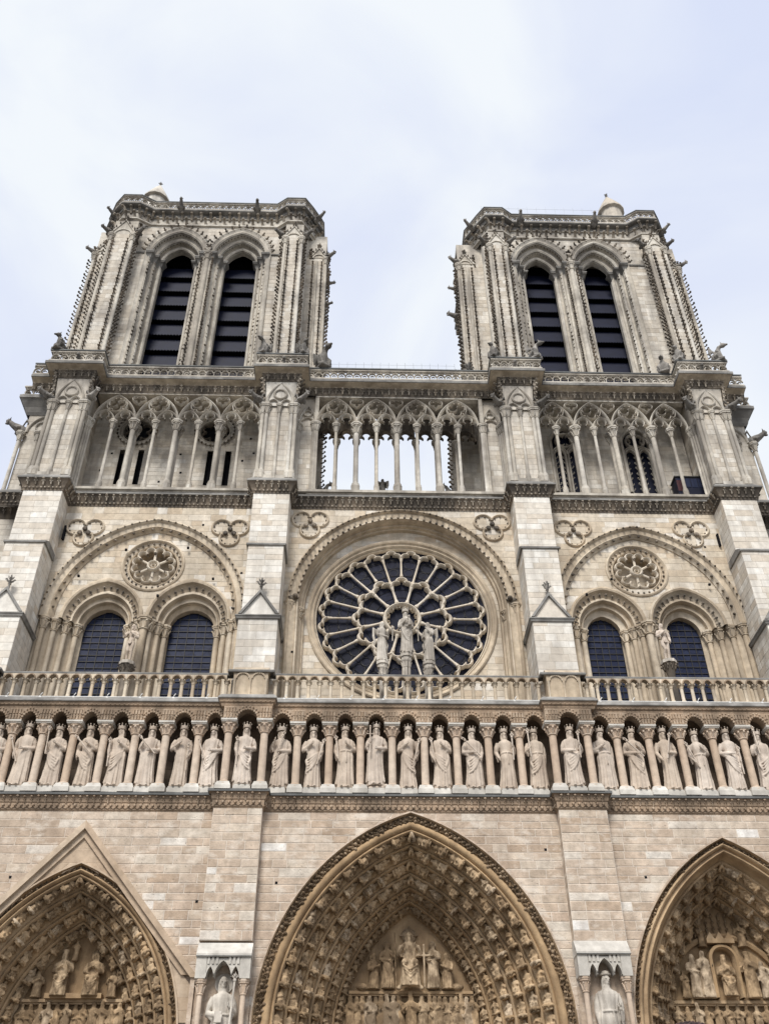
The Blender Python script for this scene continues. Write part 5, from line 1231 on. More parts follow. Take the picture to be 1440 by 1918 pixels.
    for s in slits:
        m = M(); m.box(s[0]-.03, s[0]+.0, 5.21, 6, s[2], s[3]); m.box(s[1], s[1]+.03, 5.21, 6, s[2], s[3]); m.box(s[0], s[1], 5.6, 5.7, s[2], s[3]); m.build('slit_window', 'void', w1)
    for r in rings:
        m = M(); rows_ = [[(r.xc+k*cos(a), y, r.zc+k*sin(a)) for a in [2*pi*i/36 for i in range(37)]] for k, y in ((1.34,5.2),(1.32,5.08),(1.2,5.05),(1.12,5.15),(1.05,5.1),(.98,5.16),(.95,5.5))]; m.grid(rows_); o = m.build('round_window', 'trim_up', w1, 40)
        m = M(); [m.inst(TB, [TM((r.xc+1.32*cos(a), 5.1, r.zc+1.32*sin(a)), s=1.1)]) for a in [2*pi*i/26 for i in range(26)]]
        for k in range(6): a = k*pi/3+.5; bar2d(m, [(r.xc+.62*cos(a)+.3*cos(a+t), r.zc+.62*sin(a)+.3*sin(a+t)) for t in [-2+4*j/8 for j in range(9)]], .12, .2, 5.3)
        m.build('window_tracery', 'carved_dark', o, 50)
        m = M(); m.prism(circ(r.xc, r.zc, 1.1, 24), 5.6, 5.7); m.build('pane', 'void', o)
    la = [Arch(11.3, 45.6, .98, 1.5), Arch(16.1, 45.6, .95, 1.5)]
    for a in la: a.zmin = 41.3
    w2 = wall('tower_wall', (0, 5.2, 1, 0), courses(39.4, 41.3, .4)+courses(41.3, 48.0, .38)[1:], sub(8.7, 19.4, la), 'ashlar_up', 'mortar_up', CA, .6, 1.3, .012)
    for a in la:
        m = M(); asweep(m, a, [(.14,5.2),(.14,5.08),(.03,5.04),(-.06,5.12),(-.08,5.45)], 10, 41.3); bar2d(m, circ(a.xc, 45.95, .62, 20), .14, .25, 5.3, True)
        for k in range(4): t0 = k*pi/2+pi/4; bar2d(m, [(a.xc+.36*cos(t0)+.2*cos(t0+t), 45.95+.36*sin(t0)+.2*sin(t0+t)) for t in [-2+4*j/7 for j in range(8)]], .07, .2, 5.3)
        for k in (-1, 1): s = Arch(a.xc+k*.47, 44.6, .38, .6); bar2d(m, s.pts(0, 8, 41.3), .15, .26, 5.3); bar2d(m, s.pts(.12, 8), .10, .2, 5.22)
        o = m.build('lancet_window', 'trim_up', w2, 40); m = M()
        for k in (-1, 1):
            for e in (-1, 1): crocket_line(m, (a.xc+k*.47+e*.33, 5.35, 41.4), (a.xc+k*.47+e*.33, 5.35, 44.6), (-e, -.3, 0), .42, .95)
        m.build('crockets', 'trim_up', o, 60, kind='stuff'); m = M(); m.prism(a.pts(-.02, 10, 41.3), 5.7, 5.75); m.build('pane', 'louver', o)
    socket_patches([(-19.3,45.3),(-18.9,44.1),(-19.4,42.6),(-14.4,44.1),(-14.2,42.5),(-15.5,40.5+1.2),(-9.6,44.3),(-9.9,45.6),(-10.3,43.6),(-9.4,42.2)], 5.19, w1, .14)
    # frieze, great ledge and balustrade of the gallery
    pl = pier_plan(3.26, 2.0, grow=.02)
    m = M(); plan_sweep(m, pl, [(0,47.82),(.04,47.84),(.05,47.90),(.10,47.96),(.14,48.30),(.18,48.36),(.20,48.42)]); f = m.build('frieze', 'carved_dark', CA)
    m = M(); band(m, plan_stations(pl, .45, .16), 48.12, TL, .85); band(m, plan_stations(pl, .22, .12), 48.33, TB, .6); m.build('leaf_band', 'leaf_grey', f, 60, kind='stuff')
    m = M(); plan_sweep(m, pl, [(.18,48.40),(.22,48.44),(.36,48.49),(.52,48.52),(.66,48.54)]); m.build('cavetto', 'trim_mid', f)
    m = M(); plan_sweep(m, pl, [(.66,48.54),(.72,48.55),(.72,48.76),(.64,48.82),(-.4,48.85),(-1.9,48.86)]); m.build('ledge', 'ledge', f)
    pb = pier_plan(2.74, 1.48, grow=.50)
    m = M(); balus(m, pb, 48.83); m.build('gallery_balustrade', 'trim_up', f, 40)
    m = M(); plan_sweep(m, pb, [(.12,49.78),(.15,49.80),(.15,49.90),(.08,49.95),(-.14,49.95),(-.14,49.78)]); m.build('coping', 'lead', f)
    m = M(); m.box(-20,-6.5,3.2,9.0,48.2,48.8); m.build('gallery_floor', 'ledge', f); m = M(); m.box(6.5,19,3.2,9.0,48.2,48.8); m.build('gallery_floor', 'ledge', f); m = M(); m.box(-6.5,6.5,3.2,5.4,48.2,48.8); m.build('gallery_floor', 'ledge', f)
def balus(m, pl, z):
    plan_sweep(m, pl, [(.08,z),(.10,z+.02),(.10,z+.14),(.06,z+.18),(-.08,z+.18)])
    plan_sweep(m, pl, [(.07,z+.82),(.10,z+.85),(.10,z+.94),(.05,z+.97),(-.09,z+.97),(-.09,z+.82),(.07,z+.82)])
    t = M(); bar2d(t, circ(0, .24, .235, 9, -.05, pi+.05), .085, .13, 0); bar2d(t, [(-.26,.64),(-.13,.52),(0,.64),(.13,.52),(.26,.64)], .07, .11, .0); bar2d(t, [(-.26,.0),(-.24,.24)], .08, .13, 0); bar2d(t, circ(0, .16, .10, 7, .2, pi-.2), .05, .1, 0)
    for x, y, d, n in plan_stations(pl, .52, 0): m.inst(t, [TM((x, y, z+.18), (d.x,d.y,0), (-n.x,-n.y,0))])
build_colonnade()
for a, b, e in ((-6.7,-5.2,1), (3.75,5.8,-1)):               # inner tower buttresses seen through the open colonnade
    m = M(); m.box(a, b, 6.6, 8.2, 39.0, 48.9); o = m.build('inner_buttress', 'mortar_up', CA); m = M(); stone_box(m, a, b, 6.6, 8.2, 39.2, 48.6); m.build('stone_courses', 'ashlar_up', o, kind='stuff')
    m = M(); x = b if e > 0 else a; crocket_line(m, (x, 6.65, 39.4), (x, 6.65, 48), (e, -.2, 0), .42, 1.5); m.build('crockets', 'carved_dark', o, 60, kind='stuff')
# ------------------------------------------------------------------ bell towers
def tower(label, bL, bR, hwL, hwR, xm, wins, dz, sideL, sideR, turret):
    zb, yw, yb = 48.95, 5.0, 4.0; zi = 65.45+dz*.6; zc = 69.5+dz
    A0 = [Arch((a+b)/2, zi, min(2.42, abs(xm-(a+b)/2)-.02), 3.35) for a, b in wins]; A1 = [Arch((a+b)/2, zi-.1, (b-a)/2, 1.95) for a, b in wins]
    core = (bL-hwL-.25, bR+hwR+.25)
    T = wall('bell_tower', (0, yw, 1, 0), courses_at(zb, zc+.2, .46, [a.apex() for a in A0]), arch_seg(bL, bR, [(a, 0) for a in A0]), 'ashlar_up', 'mortar_up', CA, .7, 1.5, .012); T['label'] = label
    m = M()                                              # shell of the tower
    m.box(core[0], bL+.3, yw+.02, 16, zb, zc); m.box(bR-.3, core[1], yw+.02, 16, zb, zc); m.box(core[0], core[1], 15, 16.01, zb, zc+.01); m.box(core[0], core[1], yw+.3, 16.02, zc-.3, zc+1.2); m.build('tower_core', 'ashlar_up', T)
    m = M(); m.box(bL+.3, bR-.3, 8.6, 8.7, zb, zc-.3); m.build('belfry_shade_sheet', 'void', T)  # near-black sheet painting the shade inside the belfry
    m = M(); m.box(bL+.2, bR-.2, 7.9, 8.6, zi+2.6, zc-.35); m.build('belfry_shade_block', 'void', T)  # block coloured near-black so the arch head looks shaded
    cr = M()
    for a0, a1, (wa, wb) in zip(A0, A1, wins):
        tot = a0.hs-a1.hs; P = roll_prof(0, yw, tot, 6.4, 3, .11)+[(tot, 6.4), (tot, 6.5)]
        P = [(-.10, yw+.02), (-.10, yw-.14), (-.02, yw-.18), (.05, yw-.1)]+P[1:]
        m = M(); m.grid([[(x, y, z) for x, z in lerp_arch(a0, a1, max(-.08, o/tot)).pts(0, 12, zb)] for o, y in P]); op = m.build('belfry_opening', 'trim_up', T, 45)
        # impost band
        st = [(0, yw)]+[(tot*k/3, yw+1.4*k/3) for k in (1, 2, 3)]; pp = []
        for i in range(3): pp += [(st[i][0]+.0, st[i][1]), (st[i+1][0], st[i][1])]
        pp += [(tot, 6.4)]
        zt = zi
        for s in (-1, 1):
            q = [(a0.xc+s*(a0.hs-o), y) for o, y in pp]
            if s > 0: q = q[::-1]
            CP = M(); plan_sweep(CP, q, [(0,zt-.62),(.05,zt-.55),(.10,zt-.3),(.20,zt-.16),(.26,zt-.14),(.26,zt-.06),(.30,zt-.04),(.30,zt+.06),(.0,zt+.10)]); CP.build('impost_band', 'ledge', op, 40)
            for t in (.17, .5, .83)[:2]:
                x = a0.xc+s*(a0.hs-tot*t); y = yw+1.4*t+.05
                crocket_line(cr, (x, y-.06, zb+.3), (x, y-.06, zt-.7), (-s*.6, -.8, 0), .42, 1.45)
        # crockets on the extrados, two bud rows in the arch
        for x, z, t, n, sd in a0.along(.22, .62): cr.inst(TL, [TM((x, yw-.1, z), (t[0],0,t[1]), (0,1,0), (n[0],0,n[1]), .95)])
        for tt in (.30, .62):
            for x, z, t, n, sd in lerp_arch(a0, a1, tt).along(0, .30): cr.inst(TB, [TM((x, yw+1.4*tt-.12, z), (t[0],0,t[1]), (0,1,0), (n[0],0,n[1]), 1.15)])
        # louvres
        z = zb+.3; k = 0
        while z < zi+.6:
            w = (wb-wa)/2+.3; xc = (wa+wb)/2; n = 14; lo = M(); top = [(xc-w+2*w*i/n, 7.35, z+1.62) for i in range(n+1)]; mid_ = [(xc-w+2*w*i/n, 7.0, z+.12) for i in range(n+1)]
            lo.grid([mid_, top]); 
            for i in range(n): x = xc-w+2*w*i/n; lo.add([(x,7.0,z+.12),(x+2*w/n,7.0,z+.12),(x+w/n,6.97,z-.06)], [(0,1,2)])
            lo.grid([[(x, y+.06, zz) for x, y, zz in mid_], [(x, y+.06, zz) for x, y, zz in top]]); lo.build('louver', 'louver', op); z += 1.75; k += 1
        m = M()
        for zz in (zb+1.2, zb+6.0):
            xc = (wa+wb)/2; m.path([(xc-1.3,7.6,zz),(xc,7.6,zz+1.1),(xc+1.3,7.6,zz)], .12, 4)
        m.build('belfry_timber', 'louver', op)
        # wire guard at the foot
        m = M(); xc = (wa+wb)/2; w = (wb-wa)/2+.1
        for i in range(9): x = xc-w+2*w*i/8; m.box(x-.008, x+.008, 5.3, 5.32, zb+1.2, zb+2.55)
        for i in range(7): m.box(xc-w, xc+w, 5.30, 5.315, zb+1.3+.2*i, zb+1.312+.2*i)
        m.build('wire_guard', 'steel', op)
    place('column', col_mesh('column', 'trim_up', .20, zi-zb, .55, .5, .25, 1.7), T, (xm, yw-.06, zb))
    for s in (-1, 1): crocket_line(cr, (xm+s*.36, yw+.04, zb+.3), (xm+s*.36, yw+.04, zi-.7), (s*.3, -1, 0), .42, 1.45)
    # string course beside the arches
    for xa, xb_ in ((bL+hwL, A0[0].xc-A0[0].hs), (A0[1].xc+A0[1].hs, bR-hwR)): m = M(); plan_sweep(m, [(xa, yw), (xb_, yw)], [(0,zi-.1),(.12,zi-.06),(.14,zi+.04),(0,zi+.10)]); m.build('string_course', 'ledge', T)
    # front buttresses and flank buttresses
    shaft = col_mesh('column', 'trim_up', .15, zi+1.0-zb, .55, .6, .28, 1.75)
    def gablet(x0, x1, y0, y1, z, par, s=1):
        xc = (x0+x1)/2; h = (x1-x0)/2+.12; m = M(); m.prism([(xc-h,z),(xc+h,z),(xc,z+h*1.75)], y0, y1); m.box(x0, x1, y0+.25, y1, z, z+2.1)
        A = Arch(xc, z-.06, h*.62, h*.62); asweep(m, A, [(.07,y0+.02),(.07,y0-.06),(-.03,y0-.08),(-.03,y0+.0)], 6)
        for k in (-1, 1):
            q = [(xc, z+h*1.75+.14), (xc+k*(h+.06), z), (xc+k*(h-.07), z), (xc, z+h*1.75-.08)]; m.prism(q if k < 0 else q[::-1], y0-.08 if k < 0 else y0-.085, y1)
        m.build('gablet', 'trim_up', par)
        for k in (-1, 1):
            for t in (.15, .4, .65, .9): cr.inst(TL, [TM((xc+k*h*(1-t), y0-.02, z+h*1.75*t+.12), (1,0,0), (0,1,0), (0,0,1), .62)])
        cr.inst(TF, [TM((xc, y0+.1, z+h*1.75), s=.8), TM((xc-h, y0+.35, z+.5), s=.75), TM((xc+h, y0+.35, z+.5), s=.75)])
        for k in range(16): cr.inst(TL, [TM((xc+random.choice((-1,1))*(h+random.uniform(-.12,.12)), y0+random.uniform(-.1,.7), z+random.uniform(-.4,1.1)), (1,0,0), (0,1,0), (0,0,1), random.uniform(.7,1.2))])
    zt = zi+1.05
    for bx, hw in ((bL, hwL), (bR, hwR)):
        m = M(); m.box(bx-hw, bx+hw, yb, yw+.5, zb, zt); o = m.build('corner_buttress', 'mortar_up', T); m = M(); stone_box(m, bx-hw, bx+hw, yb, yw, zb, zt, .46); m.build('stone_courses', 'ashlar_up', o, kind='stuff')
        for s in (-1, 1):
            place('column', shaft, o, (bx+s*(hw-.08), yb+.02, zb)); crocket_line(cr, (bx+s*(hw-.36), yb, zb+.3), (bx+s*(hw-.36), yb, zt-.8), (0,-1,0), .42, 1.45); crocket_line(cr, (bx+s*(hw+.08), yb+.12, zb+.3), (bx+s*(hw+.08), yb+.12, zt-.8), (s*.8,-.6,0), .42, 1.45); crocket_line(cr, (bx+s*hw, yb+.55, zb+.3), (bx+s*hw, yb+.55, zt-.8), (s,-.1,0), .44, 1.35)
            m = M(); m.lathe(bx+s*(hw+.02), yw-.15, [(.13, zb), (.13, zt-.6)], 8); m.build('shaft', 'trim_up', o, 40)
        gablet(bx-hw, bx+hw, yb, yw+.4, zt, o)
    for (x0, x1), sgn in ((sideL, -1), (sideR, 1)):
        m = M(); m.box(x0, x1, 5.9, 7.7, zb, zt); o = m.build('corner_buttress', 'mortar_up', T); m = M(); stone_box(m, x0, x1, 5.9, 7.7, zb, zt, .46); m.build('stone_courses', 'ashlar_up', o, kind='stuff')
        xo = x0 if sgn < 0 else x1; xi = x1 if sgn < 0 else x0
        for y in (5.95, 7.65): place('column', shaft, o, (xo-sgn*.05, y, zb))
        m = M(); m.lathe(xo-sgn*.75, 5.85, [(.12, zb), (.12, zt-.6)], 8); m.lathe(xi-sgn*.1, 5.5, [(.14, zb), (.14, zt-.6)], 8); m.lathe(xi+sgn*.02, 5.2, [(.10, zb), (.10, zt-.6)], 8); m.build('shaft', 'trim_up', o, 40)
        for px, py, d in ((xo-sgn*.32, 5.88, (0,-1,0)), (xo+sgn*.10, 6.02, (sgn,-.3,0)), (xo, 6.5, (sgn,0,0)), (xo, 7.2, (sgn,0,0)), (xo-sgn*1.05, 5.88, (0,-1,0))): crocket_line(cr, (px, py, zb+.3), (px, py, zt-.8), d, .44, 1.45)
        gablet(min(xo, xo-sgn*1.2), max(xo, xo-sgn*1.2), 5.85, 7.7, zt-.1, o)
        m = M(); m.box(min(xo, xi), max(xo, xi)+.0, 6.0, 7.6, zt, zc); m.build('buttress_head', 'ashlar_up', o)
    cr.build('crockets', 'carved_dark', T, 60, kind='stuff')
    # corbel table, ledge and pierced parapet
    pl = [(core[0]-1.1,16),(core[0]-1.1,6.2),(core[0]-.25,4.75),(bL-.65,3.95),(bL+.75,3.95),(bL+hwL+.9,4.55),(bR-hwR-.9,4.55),(bR-.75,3.95),(bR+.65,3.95),(core[1]+.25,4.75),(core[1]+1.1,6.2),(core[1]+1.1,16)]
    m = M(); plan_sweep(m, pl, [(-.5,zc-.6),(-.45,zc-.5),(-.28,zc-.45),(-.28,zc-.3),(-.42,zc-.28),(-.42,zc+.5),(-.30,zc+.52),(-.30,zc+.64),(-.40,zc+.66),(-.40,zc+1.0)]); o = m.build('corbel_table', 'trim_up', T)
    tk = M(); tk.path([(0,.0,-.42),(0,-.06,-.2),(0,-.20,.05),(0,-.36,.16)], [.09,.11,.12,.10], 6); tk.ball((0,-.38,.10), .13, .12, .11, 7, 5)
    m = M()
    for z, off in ((zc+.12, 0), (zc+.72, .5)):
        for x, y, d, n in plan_stations(pl, .80, -.42 if off == 0 else -.36, .5+off*.999): m.inst(tk, [TM((x, y, z), (d.x,d.y,0), (-n.x,-n.y,0))])
    m.build('corbels', 'leaf_grey', o, 60, kind='stuff')
    m = M(); plan_sweep(m, pl, [(-.4,zc+.98),(.0,zc+1.0),(.14,zc+1.06),(.14,zc+1.18),(.0,zc+1.24),(-1.6,zc+1.26)]); m.build('ledge', 'ledge', o)
    m = M(); balus(m, pl, zc+1.22); m.build('parapet', 'trim_up', o, 40)
    m = M(); plan_sweep(m, pl, [(.12,zc+2.14),(.15,zc+2.16),(.15,zc+2.26),(.05,zc+2.31),(-.14,zc+2.31),(-.14,zc+2.14)]); m.build('coping', 'lead', o)
    m = M(); m.prismz([(x*1, y+.3) for x, y in pl], zc+.6, zc+1.2); m.build('roof', 'ledge', o)
    tx, ty = turret[:2]
    m = M(); m.lathe(tx, ty, [(.9,70),(.9,turret[2]-1.3),(1.15,turret[2]-1.2),(1.15,turret[2]-1.05),(.62,turret[2]+.2),(.11,turret[2]+1.3)], 14); o2 = m.build('stair_turret', 'ashlar_up', T, 40); m = M(); m.inst(TF, [TM((tx, ty, turret[2]+1.2), s=.7)]); m.build('finial', 'beast', o2, 50)
    return T
TL_ = tower('left bell tower, the wider of the two', -21.65, -8.1, .92, .72, -14.88, ((-18.70,-16.04),(-13.68,-11.12)), 0, (-24.25,-22.55), (-7.2,-5.55), (-20.4, 6.0, 75.1))
TR_ = tower('right bell tower', 8.12, 20.87, .70, .70, 14.03, ((10.45,12.86),(15.20,17.50)), -.75, (5.15,7.2), (21.7,23.25), (18.85, 6.0, 74.75))
# ------------------------------------------------------------------ gargoyles, beasts, statues
GA = [gargoyle_mesh(1, 1.5), gargoyle_mesh(2, 1.9)]
CH = [chimera_mesh(1, 0), chimera_mesh(2, 1), chimera_mesh(3, 2)]
def gargoyle(x, y, z, rz, par, k=0, s=1.0, tilt=0): return place('gargoyle', GA[k], par, (x, y, z), (tilt, 0, rz), (s*1.45, s*.74, s*1.45))
for T, xs, z in ((TL_, (-17.6,-11.35), 70.55), (TR_, (10.4,16.55), 69.8)):
    for x in xs: gargoyle(x, 4.6, z+.1, 0, T, 1, .75, -.35)
for T, a, b, z in ((TL_, -22.9, -6.6, 70.5), (TR_, 6.6, 22.1, 69.75)):
    gargoyle(a-.1, 5.1, z, -.9, T, 1, .7, -.2); gargoyle(b+.1, 5.1, z, .9, T, 1, .7, -.2)
for T, bxs, dz in ((TL_, ((-21.65,.92),(-8.1,.72)), 0), (TR_, ((8.12,.7),(20.87,.7)), -.45)):
    for bx, hw in bxs:
        for s in (-1, 1): gargoyle(bx+s*(hw+.05), 4.25, 67.0+dz, s*.9, T, 0, .8, .15)
for T, x, s, dz in ((TL_, -24.1, -1, 0), (TL_, -5.65, 1, 0), (TR_, 5.25, -1, -.4), (TR_, 23.1, 1, -.4)):
    gargoyle(x, 6.0, 66.7+dz, s*1.1, T, 0, .8, .1); gargoyle(x, 7.4, 65.2+dz, s*1.5, T, 0, .7, .3)
gargoyle(5.2, 6.6, 60.3, -1.55, TR_, 0, .95, 0); gargoyle(-5.6, 6.6, 61.5, 1.55, TL_, 0, .6, 0)
fz = [o for o in CA.children if o.name.startswith('frieze')][0]
for x0, x1 in PIERS: gargoyle((x0+x1)/2+(.1 if x0 < 0 else -.1), 2.0, 48.95, 0, fz, 1, .62, -.30)
for x, s in ((-9.05,-1),(-6.6,1),(6.6,-1),(9.0,1),(-20.1,1),(19.2,-1),(21.6,1),(-22.6,-1)): gargoyle(x, 2.15, 46.2, s*.8, fz, 0, .8, .1)
for x, s in ((24.0,1),(-25.1,-1)): gargoyle(x, 5.2, 46.1, s*1.35, fz, 0, 1.1, -.15)
for i, (x, y, z, rz, k, s, lab) in enumerate([
    (-22.75,1.5,49.95,-.8,2,1.15,'grey seated beast on the balustrade corner at the foot of the left tower'),
    (-24.7,4.7,49.7,-.9,0,1.1,'winged beast perched on the far left flank balustrade'),
    (-9.1,1.6,49.95,-.6,1,1.1,'hunched beast on the left corner of the parapet left of the rose'),
    (-6.5,1.6,49.95,.7,0,1.1,'winged beast on the right corner of the parapet left of the rose'),
    (-5.2,2.85,49.95,.6,1,1.55,'tall horned beast on the gallery beside the left tower foot'),
    (6.4,1.6,49.95,-.8,2,1.1,'crouching beast on the left corner of the parapet right of the rose'),
    (9.2,1.6,49.95,.9,1,1.15,'long-necked beast on the right corner of the parapet right of the rose'),
    (18.3,2.75,49.95,-.4,0,1.2,'winged beast on the gallery below the right tower, by the outer pier'),
    (19.05,1.6,49.95,-.9,2,1.1,'upright beast on the left corner of the outermost right parapet'),
    (21.75,1.6,49.95,.9,1,1.2,'leaning beast on the right corner of the outermost right parapet'),
    (23.7,4.6,49.7,.8,2,1.0,'seated beast on the far right flank balustrade')]):
    o = tag(empty('beast_statue', (x, y, z), rz), lab, 'statue', 'stone beasts along the high gallery'); place('body', CH[k], o, (0,0,.08*s), (0,0,0), (s,s,s))
for i, (x, s, lab) in enumerate(((-4.85,1,'dark crouching bird-like figure at the left end of the open colonnade'),(3.35,-1,'dark crouching figure at the right end of the open colonnade'))):
    o = tag(empty('beast_statue', (x, 6.4, 41.5), s*1.2), lab, 'statue', 'stone beasts along the high gallery'); place('body', CH[1], o, (0,0,0), (0,0,0), (1.0,1.0,1.0)); b = M(); b.box(-.4,.4,-.4,.5,-2.6,-.05); b.build('block', 'beast', o)
me, *_ = standing('robe', 'beast', 1.75, 71, 'chest', 'up', False, 1, .2, 0, False, 0, wings=True); o = tag(empty('angel_statue', (-1.05, 6.2, 41.3), pi), 'small grey winged figure seen between the columns of the open colonnade', 'statue'); place('body', me, o); b = M(); b.box(-.35,.35,-.35,.4,-2.3,0); b.build('block', 'beast', o)
# pinnacles beside the right tower
o = M(); o.box(4.6,5.6,4.5,5.6,48.9,50.6); o.prism([(4.45,50.5),(5.75,50.5),(5.1,52.0)], 4.4, 5.6); po = o.build('pinnacle', 'beast', fz)
m = M(); m.inst(TF, [TM((5.15,4.9,51.7), s=1.5), TM((4.1,4.7,51.0), s=1.15)]); m.box(3.8,4.4,4.5,5.1,48.9,51.0)
for k in range(5): m.inst(TL, [TM((4.5+.13*k,4.4,50.7+.26*k), s=.7), TM((5.7-.13*k,4.4,50.7+.26*k), s=.7)])
m.build('finial', 'beast', po, 60)
# kings ------------------------------------------------------------
KINGS = [ # x, y, dz, left arm, right arm, beard, turn, drape, cloak, belt, sceptre, label
 (-19.55,.66,0,'side','waist',1,.1,0,1,0,'Lu','king statue cut by the left picture edge, first in the row'),
 (-18.2,.66,0,'down','waist',1,.45,0,1,0,'Ld','bearded king statue in a cloak over both shoulders, second from the left'),
 (-16.72,.66,0,'side','chest',1,-.1,1,1,0,'Lu','bearded king statue with right hand on chest, third from the left'),
 (-15.25,.66,0,'down','chest',1,0,1,0,0,'X','bearded king statue with a sceptre slanting over his chest, fourth from the left'),
 (-13.78,.66,0,'down','chest',0,-.7,-1,1,0,'Lu','king statue looking sideways to the left, fifth from the left'),
 (-12.3,.66,0,'side','waist',1,.1,0,1,0,'X','king statue with a mantle hanging from one shoulder, sixth from the left'),
 (-10.8,.66,0,'chest','down',1,.05,0,0,0,'Rv','king statue in a plain pleated robe, fist at his chest, seventh from the left'),
 (-9.36,.66,0,'down','waist',0,-.2,-1,1,0,'Ld','king statue with mantle crossing his chest, left neighbour of the left pier'),
 (-7.74,.20,-.06,'down','waist',0,0,1,1,0,'Lu','beardless king statue standing on the left pier'),
 (-6.12,.66,0,'up','waist',1,.5,-1,1,0,'Rd','king statue with a tall broken headdress, right neighbour of the left pier'),
 (-4.58,.66,0,'chest','down',1,.05,-1,0,0,'Rd','king statue with hand on his breast, second king right of the left pier'),
 (-3.06,.66,0,'down','chest',1,.35,0,1,1,'Lv','belted king statue with a long tasselled cord, third king right of the left pier'),
 (-1.56,.66,.14,'side','waist',1,0,0,1,0,'sword','king statue holding a sword and standing on a small lion'),
 (-.02,.66,0,'chest','down',0,0,1,0,0,'Rd','young beardless king statue in the middle of the row'),
 (1.5,.66,0,'down','chest',1,-.35,1,1,0,'Lv','bearded king statue with long diagonal mantle, just right of the middle'),
 (3.05,.66,0,'waist','down',1,.3,-1,1,0,'X','king statue gripping a slanting sceptre with both hands'),
 (4.6,.66,0,'down','side',1,.1,0,0,1,'Rv','king statue with upright sceptre on the right, second left of the right pier'),
 (6.05,.66,0,'side','hang',1,-.4,-1,1,1,'Lu','king statue with one arm hanging, left neighbour of the right pier'),
 (7.72,.20,-.06,'waist','side',0,.15,-1,1,0,'Rv','beardless king statue standing on the right pier'),
 (9.3,.66,0,'chest','hang',0,.4,0,1,1,'none','beardless cloaked king statue, right neighbour of the right pier'),
 (10.82,.66,0,'waist','chest',0,.25,1,1,0,'X','young king statue with slanting sceptre, second right of the right pier'),
 (12.35,.66,0,'down','waist',1,.1,0,0,0,'Rd','bearded king statue with crossed forearms, third right of the right pier'),
 (13.9,.66,0,'down','chest',1,0,0,0,1,'Ld','long-bearded king statue with fist at his breast, fourth right of the right pier'),
 (15.45,.66,0,'waist','down',1,-.1,1,0,0,'Rv','king statue with draped hips, fifth right of the right pier'),
 (16.98,.66,0,'up','hang',0,.1,-1,1,0,'Lu','king statue raising a short sceptre, last one at the right picture edge')]
def build_kings():
    rng = random.Random(3); GRP = 'statues of kings in the gallery'
    for i, (x, y, dz, L, R, beard, turn, dr, cloak, belt, sc, lab) in enumerate(KINGS):
        H = 3.06*rng.uniform(.98, 1.03); z = 19.16+dz
        o = tag(empty('king_statue', (x, y, z), rng.uniform(-.08,.08)), lab, 'statue', GRP)
        me, hl, hr, c, Rm = standing('figure', 'king', H, 500+i, L, R, bool(beard), 1 if not beard else .6, turn, 0, bool(cloak), dr, rng.choice((-.02,.015,.025)), bool(belt), H*.0088)
        place('figure', me, o, (0,0,0), (0,0,0), (.84,.95,1))
        k = place('crown', crown_mesh(H, 'king', 1.0 if i != 9 else 1.2), o, c+Vector((0,.006*H,.052*H)), (0,0,turn))
        hl = Vector((hl[0]*.84, hl[1]*.95, hl[2])); hr = Vector((hr[0]*.84, hr[1]*.95, hr[2]))
        S_ = {'Lu': (hl+Vector((-.01,0,-.16*H)), hl+Vector((-.02*H,.0,.24*H))), 'Ld': (hl+Vector((.06*H,-.0,-.10*H)), hl+Vector((-.08*H,.0,.26*H))), 'Lv': (hl+Vector((.02*H,0,-.06*H)), hl+Vector((-.03*H,.02*H,.30*H))),
              'Rv': (hr+Vector((0,0,-.22*H)), hr+Vector((.0,0,.16*H))), 'Rd': (hr+Vector((-.04*H,0,-.10*H)), hr+Vector((.05*H,.01*H,.26*H))), 'X': (Vector((.10*H,-.145*H,.52*H)), Vector((-.13*H,-.14*H,.77*H))), 'sword': (hl+Vector((0,0,-.18*H)), hl+Vector((.0,0,.26*H)))}
        if sc in S_: place('sceptre' if sc != 'sword' else 'sword', rod_mesh(*S_[sc], H, 'king', 'sword' if sc == 'sword' else 'knob'), o)
        b = M()
        if sc == 'sword':
            b.path([(-.36,-.1,-.12),(.0,-.12,-.08),(.36,-.12,-.06)], [.13,.17,.14], 8); b.ball((.44,-.18,.0), .13, .13, .12, 8, 6)
            for px in (-.32,-.2,.2,.34): b.path([(px,-.2,-.1),(px,-.24,-.29)], .05, 6)
            b.build('lion', 'king', o, 50)
        b = M(); b.box(-.40,.40,-.42,.30,-.29-dz if dz > 0 else -.29, -.09-(dz if dz > 0 else 0)); b.box(-.36,.36,-.38,.28,-.09-(dz if dz > 0 else 0), .0-(dz if dz > 0 else 0)); b.build('plinth', 'pale', o)
build_kings()
